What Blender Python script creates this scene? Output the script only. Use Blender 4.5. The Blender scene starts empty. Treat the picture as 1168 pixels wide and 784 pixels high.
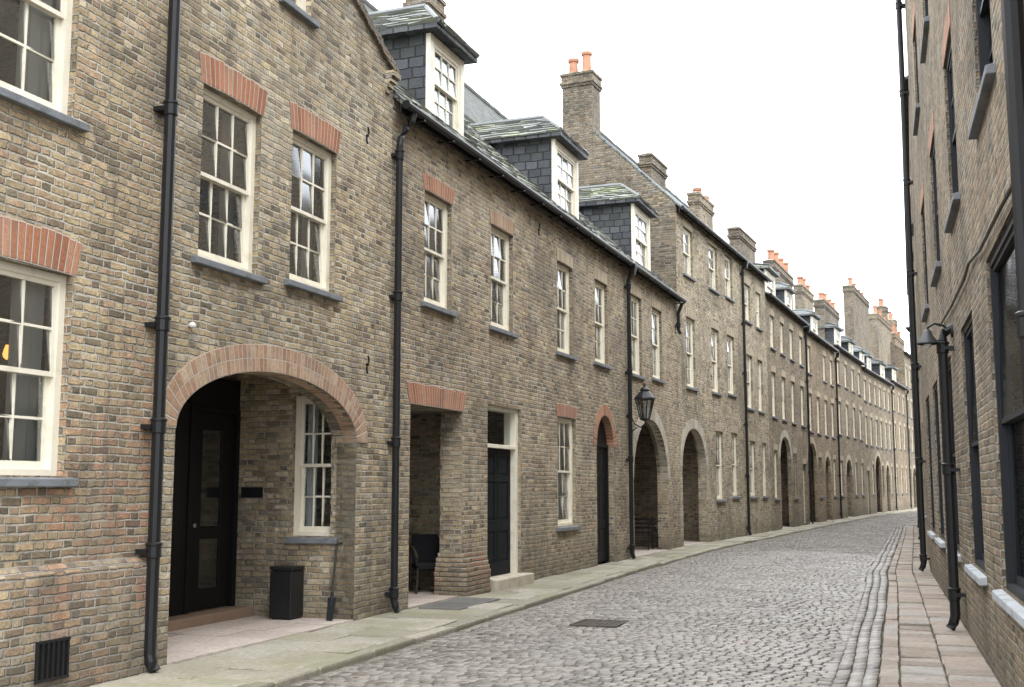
import bpy, math, random
from mathutils import Vector, Matrix, noise as mnoise
from mathutils.geometry import tessellate_polygon
random.seed(11)
S = bpy.context.scene
COL = S.collection
PI = math.pi
R = math.radians
TH = R(7.2); FP = 1300.0; EYE = 1.6
CT, ST = math.cos(TH), math.sin(TH)

def ray(px, py):
    u = (px-584)/FP; v = (392-py)/FP
    return Vector((u, CT-v*ST, ST+v*CT))
def gnd(px, py, z=0.0):
    r = ray(px, py); t = (z-EYE)/r.z
    return Vector((r.x*t, r.y*t, z))

# ------------------------------------------------------------------ materials
class G:
    def __init__(s, name):
        s.m = bpy.data.materials.new(name); s.m.use_nodes = True
        s.t = s.m.node_tree; s.n = s.t.nodes; s.p = s.n['Principled BSDF']
        s.out = s.n['Material Output']
    def new(s, typ, **k):
        nd = s.n.new(typ)
        for a, b in k.items(): setattr(nd, a, b)
        return nd
    def put(s, a, sock):
        if isinstance(a, bpy.types.NodeSocket): s.t.links.new(a, sock)
        elif a is not None:
            if isinstance(a, tuple) and len(a) == 3 and sock.type == 'RGBA': a = (*a, 1)
            sock.default_value = a
    def math(s, op, a, b=None, c=None):
        nd = s.new('ShaderNodeMath', operation=op)
        for i, q in enumerate((a, b, c)): s.put(q, nd.inputs[i])
        return nd.outputs[0]
    def mix(s, f, a, b, blend='MIX'):
        nd = s.new('ShaderNodeMix', data_type='RGBA', blend_type=blend)
        s.put(f, nd.inputs[0]); s.put(a, nd.inputs[6]); s.put(b, nd.inputs[7])
        return nd.outputs[2]
    def noise(s, vec, scale, detail=3, rough=.55, col=False):
        nd = s.new('ShaderNodeTexNoise'); s.put(vec, nd.inputs['Vector'])
        nd.inputs['Scale'].default_value = scale; nd.inputs['Detail'].default_value = detail
        nd.inputs['Roughness'].default_value = rough
        return nd.outputs[1 if col else 0]
    def ramp(s, f, stops, interp='LINEAR'):
        nd = s.new('ShaderNodeValToRGB'); s.put(f, nd.inputs[0]); r = nd.color_ramp
        r.interpolation = interp
        while len(r.elements) < len(stops): r.elements.new(.5)
        for e, (p, c) in zip(r.elements, stops):
            e.position = p; e.color = (c, c, c, 1) if isinstance(c, (int, float)) else (*c, 1)
        return nd.outputs[0]
    def rng(s, v, a, b, c=0., d=1., smooth=True):
        nd = s.new('ShaderNodeMapRange'); nd.clamp = True
        if smooth: nd.interpolation_type = 'SMOOTHSTEP'
        for i, q in enumerate((v, a, b, c, d)): s.put(q, nd.inputs[i])
        return nd.outputs[0]
    def white(s, vec):
        nd = s.new('ShaderNodeTexWhiteNoise', noise_dimensions='3D'); s.put(vec, nd.inputs[0])
        return nd.outputs[0]
    def comb(s, x, y, z=0.):
        nd = s.new('ShaderNodeCombineXYZ')
        for i, q in enumerate((x, y, z)): s.put(q, nd.inputs[i])
        return nd.outputs[0]
    def sep(s, v):
        nd = s.new('ShaderNodeSeparateXYZ'); s.put(v, nd.inputs[0]); return nd.outputs
    def vmath(s, op, a, b):
        nd = s.new('ShaderNodeVectorMath', operation=op)
        s.put(a, nd.inputs[0]); s.put(b, nd.inputs[1]); return nd.outputs[0]
    def vscale(s, a, f):
        nd = s.new('ShaderNodeVectorMath', operation='SCALE')
        s.put(a, nd.inputs[0]); s.put(f, nd.inputs[3]); return nd.outputs[0]
    def coord(s, k='UV'):
        return s.new('ShaderNodeTexCoord').outputs[k]
    def bump(s, h, strength, dist):
        nd = s.new('ShaderNodeBump'); nd.inputs['Strength'].default_value = strength
        nd.inputs['Distance'].default_value = dist; s.put(h, nd.inputs['Height'])
        s.t.links.new(nd.outputs[0], s.p.inputs['Normal'])
    def done(s, col=None, rough=None, spec=None, metal=None):
        s.put(col, s.p.inputs['Base Color']); s.put(rough, s.p.inputs['Roughness'])
        if spec is not None: s.p.inputs['Specular IOR Level'].default_value = spec
        if metal is not None: s.p.inputs['Metallic'].default_value = metal
        return s.m

BUFF = (.515, .41, .252); TAN = (.42, .326, .203); BRN = (.285, .218, .143); DRK = (.125, .106, .084)
GRY = (.345, .308, .245); PNK = (.43, .30, .20); RED = (.40, .205, .13); PALE = (.60, .505, .36)

def brick(name, pal, mortar=(.57, .53, .445), seed=0., soot=.45, base=True, jw=1., washk=.5, dark=1., redlow=False):
    g = G(name); uv = g.coord()
    wob = g.vscale(g.vmath('SUBTRACT', g.noise(uv, 5, 3, col=True), (.5, .5, .5)), .032)
    p = g.sep(g.vmath('ADD', uv, wob)); x, y = p[0], p[1]
    P, CR = .315, .0695
    yc = g.math('DIVIDE', y, CR); row = g.math('FLOOR', yc); fy = g.math('FRACT', yc)
    wr = g.white(g.comb(row, seed+3.1))
    xo = g.math('ADD', g.math('DIVIDE', x, P), g.math('ADD', g.math('MULTIPLY', row, .5), g.math('MULTIPLY', wr, .16)))
    c = g.math('FLOOR', xo); f = g.math('FRACT', xo)
    hd = g.math('GREATER_THAN', f, .667)
    dx = g.math('MULTIPLY', g.math('MINIMUM', f, g.math('MINIMUM', g.math('ABSOLUTE', g.math('SUBTRACT', f, .667)), g.math('SUBTRACT', 1., f))), P)
    dy = g.math('MULTIPLY', g.math('MINIMUM', fy, g.math('SUBTRACT', 1., fy)), CR)
    d = g.math('MINIMUM', dx, dy)
    fine = g.noise(uv, 38, 4, .65); mid = g.noise(uv, 9, 4, .65)
    rag = g.noise(uv, 1.1, 4, .7)
    d2 = g.math('ADD', d, g.math('ADD', g.math('MULTIPLY', g.math('SUBTRACT', fine, .5), .014), g.math('ADD', g.math('MULTIPLY', g.math('SUBTRACT', mid, .5), .018), g.math('MULTIPLY', g.math('SUBTRACT', rag, .5), .014))))
    mask = g.rng(d2, .003*jw, .0135*jw)
    idv = g.comb(g.math('ADD', g.math('MULTIPLY', c, 2.), hd), row, seed)
    w = g.white(idv); w2 = g.white(g.vmath('ADD', idv, (17.3, 5.1, 2.2))); w3 = g.white(g.vmath('ADD', idv, (3.3, 41.1, 9.2)))
    patch = g.noise(uv, .7, 4, .65)
    wv = g.math('ADD', g.math('MULTIPLY', w, .76), g.math('MULTIPLY', g.math('SUBTRACT', patch, .38), 1.15))
    n = len(pal)
    col = g.ramp(wv, [(i/(n-1), q) for i, q in enumerate(pal)])
    if redlow:      # redder replaced bricks in patches low on the wall
        rp = g.math('MULTIPLY', g.rng(g.noise(uv, .55, 4, .6), .42, .58), g.rng(y, 1.6, 3.8, .9, .12))
        col = g.mix(g.math('MULTIPLY', rp, g.rng(w2, .2, .5)), col, (.40, .215, .14))
    col = g.mix(1., col, g.ramp(w2, [(0, .64), (.12, .84), (.5, 1.), (1, 1.15)]), 'MULTIPLY')
    burnt = g.math('LESS_THAN', w3, g.rng(patch, .4, .62, .04, .22))
    col = g.mix(g.math('MULTIPLY', burnt, .64), col, (.098, .088, .074))
    col = g.mix(1., col, g.ramp(fine, [(.25, .62), (.55, 1.02), (.8, 1.27)]), 'MULTIPLY')
    col = g.mix(1., col, g.ramp(mid, [(.25, .65), (.55, 1.02), (.8, 1.22)]), 'MULTIPLY')
    mcol = g.mix(g.rng(g.noise(uv, 1.6, 5, .7), .3, .7), tuple(q*.42 for q in mortar), tuple(q*1.12 for q in mortar))
    col = g.mix(mask, mcol, col)
    big = g.noise(uv, .3, 6, .72)
    col = g.mix(g.rng(big, .43, .66, 0., soot), col, (.11, .099, .082))
    wash = g.noise(g.vmath('ADD', uv, (31., 7., 0.)), .5, 6, .74)
    col = g.mix(g.rng(wash, .52, .72, 0., washk), col, (.50, .445, .345))
    st = g.noise(g.comb(g.math('MULTIPLY', p[0], 2.2), g.math('MULTIPLY', p[1], .22), seed), 1.6, 5, .65)
    col = g.mix(g.rng(st, .49, .74, 0., .5), col, (.135, .12, .097))
    if base:
        lo = g.math('ADD', y, g.math('MULTIPLY', g.noise(uv, 1.8, 3), .8))
        col = g.mix(g.rng(lo, .35, 1.15, .5, 0.), col, (.12, .112, .085))
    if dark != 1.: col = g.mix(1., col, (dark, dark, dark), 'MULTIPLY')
    h = g.math('ADD', g.math('MULTIPLY', mask, 1.), g.math('ADD', g.math('MULTIPLY', fine, .6), g.math('ADD', g.math('MULTIPLY', w2, .8), g.math('MULTIPLY', mid, 1.1))))
    g.bump(h, 1., .016)
    return g.done(col, .92, .15)

def voussoir(name, pal, mortar=(.46, .42, .36)):
    g = G(name); uv = g.coord(); p = g.sep(uv)
    ob = g.coord('Object')
    fx = g.math('FRACT', p[0]); fy = g.math('FRACT', p[1])
    d = g.math('MINIMUM', g.math('MULTIPLY', g.math('MINIMUM', fx, g.math('SUBTRACT', 1., fx)), .072),
               g.math('MULTIPLY', g.math('MINIMUM', fy, g.math('SUBTRACT', 1., fy)), .2))
    fine = g.noise(ob, 40, 3, .6)
    d = g.math('ADD', d, g.math('MULTIPLY', g.math('SUBTRACT', fine, .5), .006))
    mask = g.rng(d, .003, .008)
    w = g.white(g.comb(g.math('FLOOR', p[0]), g.math('FLOOR', p[1]), 1.7))
    n = len(pal)
    col = g.ramp(w, [(i/(n-1), q) for i, q in enumerate(pal)])
    col = g.mix(1., col, g.ramp(fine, [(.25, .68), (.55, 1.), (.8, 1.2)]), 'MULTIPLY')
    col = g.mix(g.rng(g.noise(ob, 2.5, 4, .65), .46, .72, 0, .6), col, (.15, .12, .09))
    col = g.mix(mask, mortar, col)
    g.bump(g.math('ADD', mask, g.math('MULTIPLY', fine, .5)), .8, .008)
    return g.done(col, .88, .2)

def slate(name, pal, cw=.26, ch=.19, moss=.4, mossc=(.15, .16, .075), rough=.7, bd=.03):
    g = G(name); uv = g.coord(); p = g.sep(uv)
    wob = g.noise(uv, 3, 2)
    yc = g.math('ADD', g.math('DIVIDE', p[1], ch), g.math('MULTIPLY', wob, .25)); row = g.math('FLOOR', yc); fy = g.math('FRACT', yc)
    xo = g.math('ADD', g.math('DIVIDE', p[0], cw), g.math('ADD', g.math('MULTIPLY', row, .5), g.math('MULTIPLY', g.white(g.comb(row, 4.)), .3)))
    c = g.math('FLOOR', xo); fx = g.math('FRACT', xo)
    w = g.white(g.comb(c, row, .5)); w2 = g.white(g.comb(c, row, 8.5))
    n = len(pal)
    col = g.ramp(w, [(i/(n-1), q) for i, q in enumerate(pal)])
    fine = g.noise(uv, 22, 4, .65)
    col = g.mix(1., col, g.ramp(fine, [(.2, .62), (.55, 1.), (.85, 1.3)]), 'MULTIPLY')
    edge = g.math('MINIMUM', g.math('MULTIPLY', g.math('MINIMUM', fx, g.math('SUBTRACT', 1., fx)), cw), g.math('MULTIPLY', fy, ch))
    em = g.rng(edge, .005, .02)
    col = g.mix(em, (.022, .023, .02), col)
    col = g.mix(g.rng(g.noise(uv, 1.6, 6, .7), .46, .62, 0., moss), col, mossc)
    h = g.math('ADD', g.math('SUBTRACT', 1., fy), g.math('ADD', g.math('MULTIPLY', em, .35), g.math('ADD', g.math('MULTIPLY', w2, .7), g.math('MULTIPLY', fine, .3))))
    g.bump(h, 1., bd)
    return g.done(col, rough, .25)

def plain(name, col, rough=.6, var=.25, scale=6, spec=.4, metal=0., bump=.0, dirt=None, bscale=40):
    g = G(name); ob = g.coord('Object')
    n = g.noise(ob, scale, 4, .6)
    c = g.mix(n, tuple(q*(1-var) for q in col), tuple(min(1, q*(1+var)) for q in col))
    if dirt: c = g.mix(g.rng(g.noise(ob, scale*.5+1.7, 5, .65), .5, .72, 0., .7), c, dirt)
    rr = g.math('ADD', rough-.1, g.math('MULTIPLY', g.noise(ob, scale*2, 3), .2))
    if bump: g.bump(g.noise(ob, bscale, 4), bump, .01)
    return g.done(c, rr, spec, metal)

M = {}
M['b0'] = brick('brick_red_brown', [DRK, BRN, TAN, BUFF, PNK, BUFF, TAN, PALE], seed=1., soot=.48, redlow=True)
M['b1'] = brick('brick_stock', [DRK, BRN, TAN, BUFF, TAN, PALE, GRY, BUFF], seed=2., soot=.62)
M['b2'] = brick('brick_buff', [DRK, BRN, TAN, PNK, GRY, BUFF, TAN, PALE], seed=3., soot=.58)
M['b3'] = brick('brick_tan', [DRK, TAN, BUFF, GRY, PALE, TAN], seed=4., soot=.58)
M['b4'] = brick('brick_grey', [DRK, BRN, GRY, TAN, BRN, TAN], mortar=(.38, .34, .28), seed=5., soot=.55, washk=.12)
M['b5'] = brick('brick_sooty', [DRK, BRN, GRY, BRN, TAN, GRY], mortar=(.38, .35, .30), seed=6., soot=.65, base=False, washk=.1)
M['b6'] = brick('brick_brown', [DRK, BRN, TAN, PNK, BRN, TAN], mortar=(.38, .34, .28), seed=7., soot=.55, washk=.12)
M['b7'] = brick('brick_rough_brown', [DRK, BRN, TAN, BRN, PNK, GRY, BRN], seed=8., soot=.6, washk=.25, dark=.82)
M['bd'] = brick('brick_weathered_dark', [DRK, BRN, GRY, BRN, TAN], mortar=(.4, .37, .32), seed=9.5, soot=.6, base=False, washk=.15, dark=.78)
M['bp'] = brick('brick_salty_plinth', [DRK, BRN, PNK, TAN, (.46, .40, .33), BUFF, PNK, BRN], mortar=(.55, .51, .45), seed=9., soot=.5, washk=.55, redlow=True)
M['vr'] = voussoir('brick_red_arch', [(.29, .12, .07), (.40, .18, .10), (.45, .21, .125), (.35, .155, .09), (.47, .26, .165)])
M['vo'] = voussoir('brick_mixed_arch', [(.29, .185, .12), (.45, .27, .175), (.46, .34, .235), (.38, .22, .14), (.50, .38, .27)])
M['vb'] = voussoir('brick_buff_arch', [(.28, .22, .15), (.43, .34, .23), (.49, .41, .285), (.36, .29, .20)])
M['vs'] = voussoir('pale_stone_arch', [(.36, .325, .26), (.44, .395, .32), (.50, .455, .375), (.40, .35, .28)])
M['slate'] = slate('slate_roof', [(.09, .10, .11), (.14, .155, .17), (.185, .20, .215), (.115, .125, .135)], moss=.35)
M['stoneslate'] = slate('stone_slate_mossy', [(.13, .14, .14), (.21, .22, .22), (.27, .28, .275), (.17, .175, .175)], cw=.34, ch=.24, moss=.5, mossc=(.17, .185, .09), rough=.85, bd=.05)
M['darkslate'] = slate('slate_roof_dark', [(.045, .048, .05), (.075, .08, .08), (.10, .105, .1), (.06, .063, .062)], moss=.2)
M['cheek'] = slate('slate_hung_cheek', [(.035, .038, .046), (.055, .06, .07), (.085, .09, .10), (.045, .05, .058)], moss=.08, rough=.6, ch=.17)
M['cream'] = plain('cream_paint', (.78, .73, .605), .48, .05, 3, .3, dirt=(.58, .53, .42))
M['dark'] = plain('charcoal_paint', (.022, .024, .028), .5, .2, 4, .2)
M['black'] = plain('black_iron_paint', (.014, .014, .015), .42, .3, 7, .3)
M['doorblk'] = plain('black_door_paint', (.010, .010, .011), .5, .2, 3, .2)
M['doorblue'] = plain('blue_black_door_paint', (.008, .010, .013), .6, .2, 3, .12)
M['sill'] = plain('slate_sill', (.18, .19, .205), .75, .35, 7, .25, bump=.6, dirt=(.095, .095, .088))
M['stone'] = plain('sandstone', (.46, .41, .33), .85, .25, 5, .2, bump=.5, dirt=(.25, .21, .16))
M['stonesill'] = plain('pale_stone_sill', (.38, .40, .42), .78, .25, 6, .25, bump=.5, dirt=(.2, .2, .185))
M['brownstep'] = plain('worn_brown_step', (.24, .17, .12), .75, .25, 4, .3, bump=.3)
M['terra'] = plain('terracotta', (.43, .22, .14), .85, .3, 5, .2, bump=.3, dirt=(.15, .10, .075))
M['lead'] = plain('lead_flashing', (.17, .18, .185), .65, .3, 4, .35)
M['plate'] = plain('worn_cover_plate', (.18, .175, .165), .7, .3, 5, .3, bump=.3, dirt=(.14, .13, .11))
M['mortar'] = plain('mortar_cap', (.26, .25, .22), .9, .3, 6, .2, bump=.4)
M['curtain'] = plain('net_curtain', (.78, .77, .74), .9, .08, 4, .1)
M['wood'] = plain('worn_board', (.05, .042, .035), .75, .35, 9, .3, dirt=(.03, .026, .022))
M['fabric'] = plain('dark_seat_fabric', (.022, .022, .025), .9, .3, 8, .1, bump=.4)
M['bag'] = plain('bin_bag_plastic', (.018, .018, .02), .3, .2, 5, .4, bump=.5, bscale=14)
M['plaster'] = plain('porch_ceiling', (.34, .31, .27), .9, .2, 2, .2)
M['iron'] = plain('rusty_cast_iron', (.10, .083, .068), .65, .4, 9, .3, .2, bump=.5)
M['grey'] = plain('grey_metal', (.3, .31, .32), .4, .15, 5, .5, .5)
M['darkgrey'] = plain('dark_grey_metal', (.07, .073, .078), .45, .2, 5, .4, .3)
M['whiteplastic'] = plain('white_plastic', (.70, .70, .67), .5, .08, 5, .3)
M['ridge'] = plain('ridge_tile', (.12, .12, .115), .8, .3, 6, .3, bump=.4)

def glassmat(name, refl, mul=1.):
    g = G(name); n = g.n
    ob = g.coord('Object')
    bp = g.new('ShaderNodeBump'); bp.inputs['Strength'].default_value = .09; bp.inputs['Distance'].default_value = .03
    g.put(g.noise(ob, 2.0, 1), bp.inputs['Height'])
    gl = g.new('ShaderNodeBsdfGlossy'); gl.inputs['Roughness'].default_value = .09; gl.inputs['Color'].default_value = (.93, .96, 1, 1)
    tr = g.new('ShaderNodeBsdfTransparent'); tr.inputs['Color'].default_value = (.80, .84, .84, 1)
    fr = g.new('ShaderNodeFresnel'); fr.inputs['IOR'].default_value = 1.5
    g.t.links.new(bp.outputs[0], gl.inputs['Normal'])
    mx = g.new('ShaderNodeMixShader')
    g.put(g.math('MINIMUM', g.math('ADD', g.math('MULTIPLY', fr.outputs[0], mul), refl), 1.), mx.inputs[0])
    g.t.links.new(tr.outputs[0], mx.inputs[1]); g.t.links.new(gl.outputs[0], mx.inputs[2])
    g.t.links.new(mx.outputs[0], g.out.inputs[0]); n.remove(g.p)
    return g.m
M['glass'] = glassmat('old_window_glass', .17)
M['glassd'] = glassmat('dark_window_glass', .02, .3)
M['lampglass'] = glassmat('lantern_glass', .10)
def emit(name, col, st):
    g = G(name); g.p.inputs['Emission Color'].default_value = (*col, 1); g.p.inputs['Emission Strength'].default_value = st
    n = g.noise(g.coord('Object'), 4, 1)
    return g.done(g.mix(n, col, tuple(q*.9 for q in col)), .4)
M['bulb'] = emit('warm_bulb', (1., .42, .09), 2.6)

def stones(name, stops, rough=.6, moss=0., mossc=(.1, .11, .045), bscale=45, bstr=.5, dirt=.4, dirtc=(.12, .108, .088), spec=.35):
    g = G(name); ob = g.coord('Object')
    at = g.new('ShaderNodeAttribute', attribute_name='rnd', attribute_type='GEOMETRY').outputs['Fac']
    big = g.noise(ob, .45, 5, .65)
    v = g.math('ADD', g.math('MULTIPLY', at, .75), g.math('MULTIPLY', g.math('SUBTRACT', big, .36), .8))
    col = g.ramp(v, stops)
    fine = g.noise(ob, bscale, 4, .65)
    col = g.mix(1., col, g.ramp(fine, [(.25, .64), (.55, 1.), (.8, 1.24)]), 'MULTIPLY')
    col = g.mix(g.rng(g.noise(ob, 1.1, 5, .65), .5, .75, 0., dirt), col, dirtc)
    if moss: col = g.mix(g.rng(g.noise(ob, .9, 6, .72), .46, .64, 0., moss), col, mossc)
    rr = g.rng(g.noise(ob, 1.3, 4), .3, .7, rough-.16, rough+.14)
    g.bump(fine, bstr, .008)
    return g.done(col, rr, spec)
M['sett'] = stones('granite_setts', [(0, (.105, .09, .076)), (.25, (.165, .146, .126)), (.5, (.228, .205, .18)), (.75, (.285, .26, .232)), (1, (.225, .182, .143))], .43, dirt=.5, dirtc=(.115, .099, .078), spec=.5)
M['flag'] = stones('yorkstone_flags', [(0, (.20, .182, .142)), (.4, (.295, .27, .212)), (.7, (.37, .335, .27)), (1, (.37, .352, .305))], .75, moss=.55, mossc=(.20, .20, .105), bscale=18, bstr=.8, dirt=.5, dirtc=(.16, .147, .112))
M['flag2'] = stones('worn_pavers', [(0, (.19, .152, .122)), (.35, (.285, .228, .188)), (.6, (.345, .278, .23)), (.85, (.30, .275, .25)), (1, (.25, .25, .242))], .70, moss=.35, mossc=(.19, .18, .11), bscale=18, bstr=.8, dirt=.5, dirtc=(.155, .13, .102))
M['porchflag'] = stones('pinkish_porch_paving', [(0, (.40, .335, .295)), (.5, (.49, .415, .365)), (1, (.54, .47, .42))], .8, bscale=25)
M['rslate'] = stones('rough_stone_slates', [(0, (.10, .108, .104)), (.3, (.17, .178, .17)), (.6, (.245, .252, .238)), (.85, (.31, .318, .30)), (1, (.20, .197, .185))], .82, moss=.7, mossc=(.175, .188, .10), bscale=14, bstr=.9, dirt=.35, dirtc=(.09, .09, .08))
def soil():
    g = G('joint_soil'); ob = g.coord('Object')
    c = g.mix(g.noise(ob, 9, 4), (.045, .038, .03), (.09, .077, .06))
    c = g.mix(g.rng(g.noise(ob, .7, 5, .7), .46, .62, 0., .75), c, (.08, .09, .04))
    g.bump(g.noise(ob, 30, 3), .6, .01)
    return g.done(c, .95, .2)
M['soil'] = soil()

# ------------------------------------------------------------------ mesh builder
class MB:
    def __init__(s): s.v = []; s.f = []; s.uv = {}
    def face(s, pts, uv=None):
        i = len(s.v); s.v += [tuple(p) for p in pts]; s.f.append(tuple(range(i, i+len(pts))))
        if uv: s.uv[len(s.f)-1] = uv
    def box(s, x0, x1, y0, y1, z0, z1):
        i = len(s.v)
        s.v += [(x, y, z) for z in (z0, z1) for y in (y0, y1) for x in (x0, x1)]
        s.f += [tuple(i+q for q in f) for f in ((0, 2, 3, 1), (4, 5, 7, 6), (0, 1, 5, 4), (2, 6, 7, 3), (0, 4, 6, 2), (1, 3, 7, 5))]
    def hexa(s, p):
        i = len(s.v); s.v += [tuple(q) for q in p]
        s.f += [tuple(i+q for q in f) for f in ((0, 3, 2, 1), (4, 5, 6, 7), (0, 1, 5, 4), (1, 2, 6, 5), (2, 3, 7, 6), (3, 0, 4, 7))]
    def sheet(s, outer, holes, fn, flip=False):
        polys = [[Vector((a, b, 0)) for a, b in outer]] + [[Vector((a, b, 0)) for a, b in h] for h in holes]
        flat = [p for q in polys for p in q]; i = len(s.v)
        s.v += [tuple(fn(p.x, p.y)) for p in flat]
        for t in tessellate_polygon(polys):
            a, b, c = (flat[k] for k in t)
            area = (b.x-a.x)*(c.y-a.y)-(c.x-a.x)*(b.y-a.y)
            if abs(area) < 1e-9: continue
            t = tuple(i+k for k in t)
            if (area < 0) != flip: t = t[::-1]
            s.f.append(t)
    def tube(s, pts, r, n=8, cap=True):
        pts = [Vector(p) for p in pts]; base = len(s.v); m = len(pts)
        for k, p in enumerate(pts):
            t = (pts[min(k+1, m-1)]-pts[max(k-1, 0)]).normalized()
            ref = Vector((0, 0, 1)) if abs(t.z) < .9 else Vector((1, 0, 0))
            a = t.cross(ref).normalized(); b = t.cross(a)
            rr = r[k] if isinstance(r, (list, tuple)) else r
            for j in range(n):
                q = 2*PI*j/n; s.v.append(tuple(p+(a*math.cos(q)+b*math.sin(q))*rr))
        for k in range(m-1):
            for j in range(n):
                s.f.append((base+k*n+j, base+k*n+(j+1) % n, base+(k+1)*n+(j+1) % n, base+(k+1)*n+j))
        if cap:
            s.f.append(tuple(base+j for j in range(n))[::-1]); s.f.append(tuple(base+(m-1)*n+j for j in range(n)))
    def lathe(s, prof, c=(0, 0, 0), n=14):
        s.tube([(c[0], c[1], c[2]+z) for r, z in prof], [r for r, z in prof], n)
    def build(s, name, mat, parent=None, loc=(0, 0, 0), rot=0, smooth=False, bevel=0, rnd=None):
        me = bpy.data.meshes.new(name); me.from_pydata(s.v, [], s.f); me.update()
        ul = me.uv_layers.new(name='UVMap'); Z = Vector((0, 0, 1))
        co = [v.co for v in me.vertices]; dat = ul.data
        if rnd is None:
            for p in me.polygons:
                o = s.uv.get(p.index)
                if o:
                    for li, q in zip(p.loop_indices, o): dat[li].uv = q
                    continue
                n = p.normal
                if abs(n.z) > .985: ud, vd = Vector((1, 0, 0)), Vector((0, 1, 0))
                else: ud = Z.cross(n).normalized(); vd = n.cross(ud)
                for li in p.loop_indices:
                    c = co[me.loops[li].vertex_index]; dat[li].uv = (c.dot(ud), c.dot(vd))
        else:
            a = me.attributes.new('rnd', 'FLOAT', 'FACE'); a.data.foreach_set('value', rnd)
        if smooth: me.polygons.foreach_set('use_smooth', [True]*len(me.polygons))
        me.materials.append(mat)
        return link(name, me, parent, loc, rot, bevel)
def link(name, me, parent=None, loc=(0, 0, 0), rot=0, bevel=0):
    o = bpy.data.objects.new(name, me); COL.objects.link(o)
    o.parent = parent; o.location = loc; o.rotation_euler = (0, 0, rot)
    if bevel:
        b = o.modifiers.new('bevel', 'BEVEL'); b.width = bevel; b.segments = 2; b.limit_method = 'ANGLE'
    return o
def tag(o, label, cat, group=None):
    o['label'] = label; o['category'] = cat
    if group: o['group'] = group
    return o
def empty(name, label, cat, loc=(0, 0, 0), rot=0, group=None):
    return tag(link(name, None, None, loc, rot), label, cat, group)
def struct(o): o['kind'] = 'structure'; return o

def slate_field(mb, rn, bl, br, tr, tl, rowh=.2, sw=.3, th=.03):
    bl, br, tr, tl = (Vector(q) for q in (bl, br, tr, tl))
    nr = (br-bl).cross(tl-bl)
    if nr.length < 1e-6: nr = (br-bl).cross(tr-bl)
    nr.normalize()
    if nr.z < 0: nr = -nr
    H = ((tl-bl).length+(tr-br).length)/2; n = max(2, round(H/rowh))
    dn = (bl-tl).normalized() if (bl-tl).length > .01 else Vector((0, 0, -1))
    for r in range(n):
        v0, v1 = r/n, min(1, (r+1.15)/n)
        a, b = bl.lerp(tl, v0), br.lerp(tr, v0); d, c = bl.lerp(tl, v1), br.lerp(tr, v1)
        W = (b-a).length
        if W < .06: continue
        cuts = [0.]
        x = random.uniform(.4, .9)*sw
        while x < W-.5*sw: cuts.append(x/W); x += sw*random.uniform(.7, 1.35)
        cuts.append(1.)
        for u0, u1 in zip(cuts, cuts[1:]):
            e = min(.004/W, (u1-u0)*.2); u0 += e; u1 -= e
            sl = dn*random.uniform(-.015, .04); t0, t1 = th*random.uniform(.6, 1.7), th*random.uniform(.6, 1.7)
            p0, p1 = a.lerp(b, u0)+sl, a.lerp(b, u1)+sl+dn*random.uniform(-.008, .008); p2, p3 = d.lerp(c, u1), d.lerp(c, u0)
            q0, q1, q2, q3 = p0+nr*t0, p1+nr*t1, p2+nr*.008, p3+nr*.008
            rv = random.random(); i = len(mb.v); mb.v += [tuple(q) for q in (q0, q1, q2, q3, p0, p1, p2, p3)]
            mb.f += [(i, i+1, i+2, i+3), (i+4, i+5, i+1, i), (i+4, i, i+3, i+7), (i+5, i+6, i+2, i+1)]; rn += [rv]*4

# ------------------------------------------------------------------ windows, doors
WC = {}
def window_mesh(w, h, cols, rows, fm):
    key = (round(w, 2), round(h, 2), cols, rows, fm)
    if key in WC: return WC[key]
    b = MB(); st = .07 if w > .6 else .05
    b.box(0, st, 0, .11, 0, h); b.box(w-st, w, 0, .11, 0, h)
    b.box(st, w-st, .001, .109, h-.06, h); b.box(st, w-st, .001, .12, 0, .05)
    x0, x1 = st, w-st; zm = h*.5
    g = MB()
    for (za, zb, y, rb, rt) in ((zm-.02, h-.06, .018, .04, .04), (.05, zm+.02, .06, .065, .04)):
        r = .04
        b.box(x0, x0+r, y, y+.036, za, zb); b.box(x1-r, x1, y, y+.036, za, zb)
        b.box(x0+r, x1-r, y+.001, y+.035, za, za+rb); b.box(x0+r, x1-r, y+.001, y+.035, zb-rt, zb)
        xa, xb, zc, zd = x0+r, x1-r, za+rb, zb-rt
        for i in range(1, cols):
            x = xa+(xb-xa)*i/cols; b.box(x-.011, x+.011, y+.005, y+.031, zc, zd)
        for j in range(1, rows):
            z = zc+(zd-zc)*j/rows; b.box(xa, xb, y+.007, y+.029, z-.011, z+.011)
        for i in range(cols):
            for j in range(rows):
                xs = [xa+(xb-xa)*(i+k)/cols for k in (0, 1)]; zs = [zc+(zd-zc)*(j+k)/rows for k in (0, 1)]
                tx, tz = random.uniform(-.003, .003), random.uniform(.003, .018)*min(1., (zs[1]-zs[0])/.35); yy = y+.018
                g.face([(xs[0], yy-tx-tz, zs[0]), (xs[1], yy+tx-tz, zs[0]), (xs[1], yy+tx+tz, zs[1]), (xs[0], yy-tx+tz, zs[1])])
    fo = b.build('window', M[fm]); go = g.build('pane', M['glassd' if fm == 'dark' else 'glass'])
    WC[key] = (fo.data, go.data)
    bpy.data.objects.remove(fo); bpy.data.objects.remove(go)
    return WC[key]

def curtain_bm(b, xa, xb, z0, z1, y):
    n = max(6, int((xb-xa)/.035)); pts = []
    for i in range(n+1):
        t = i/n; pts.append((xa+(xb-xa)*t, y+.02*math.sin(t*n*1.9)+random.uniform(-.006, .006)))
    for (p, q) in zip(pts, pts[1:]):
        b.face([(p[0], p[1], z0), (q[0], q[1], z0), (q[0], q[1], z1), (p[0], p[1], z1)])

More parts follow.
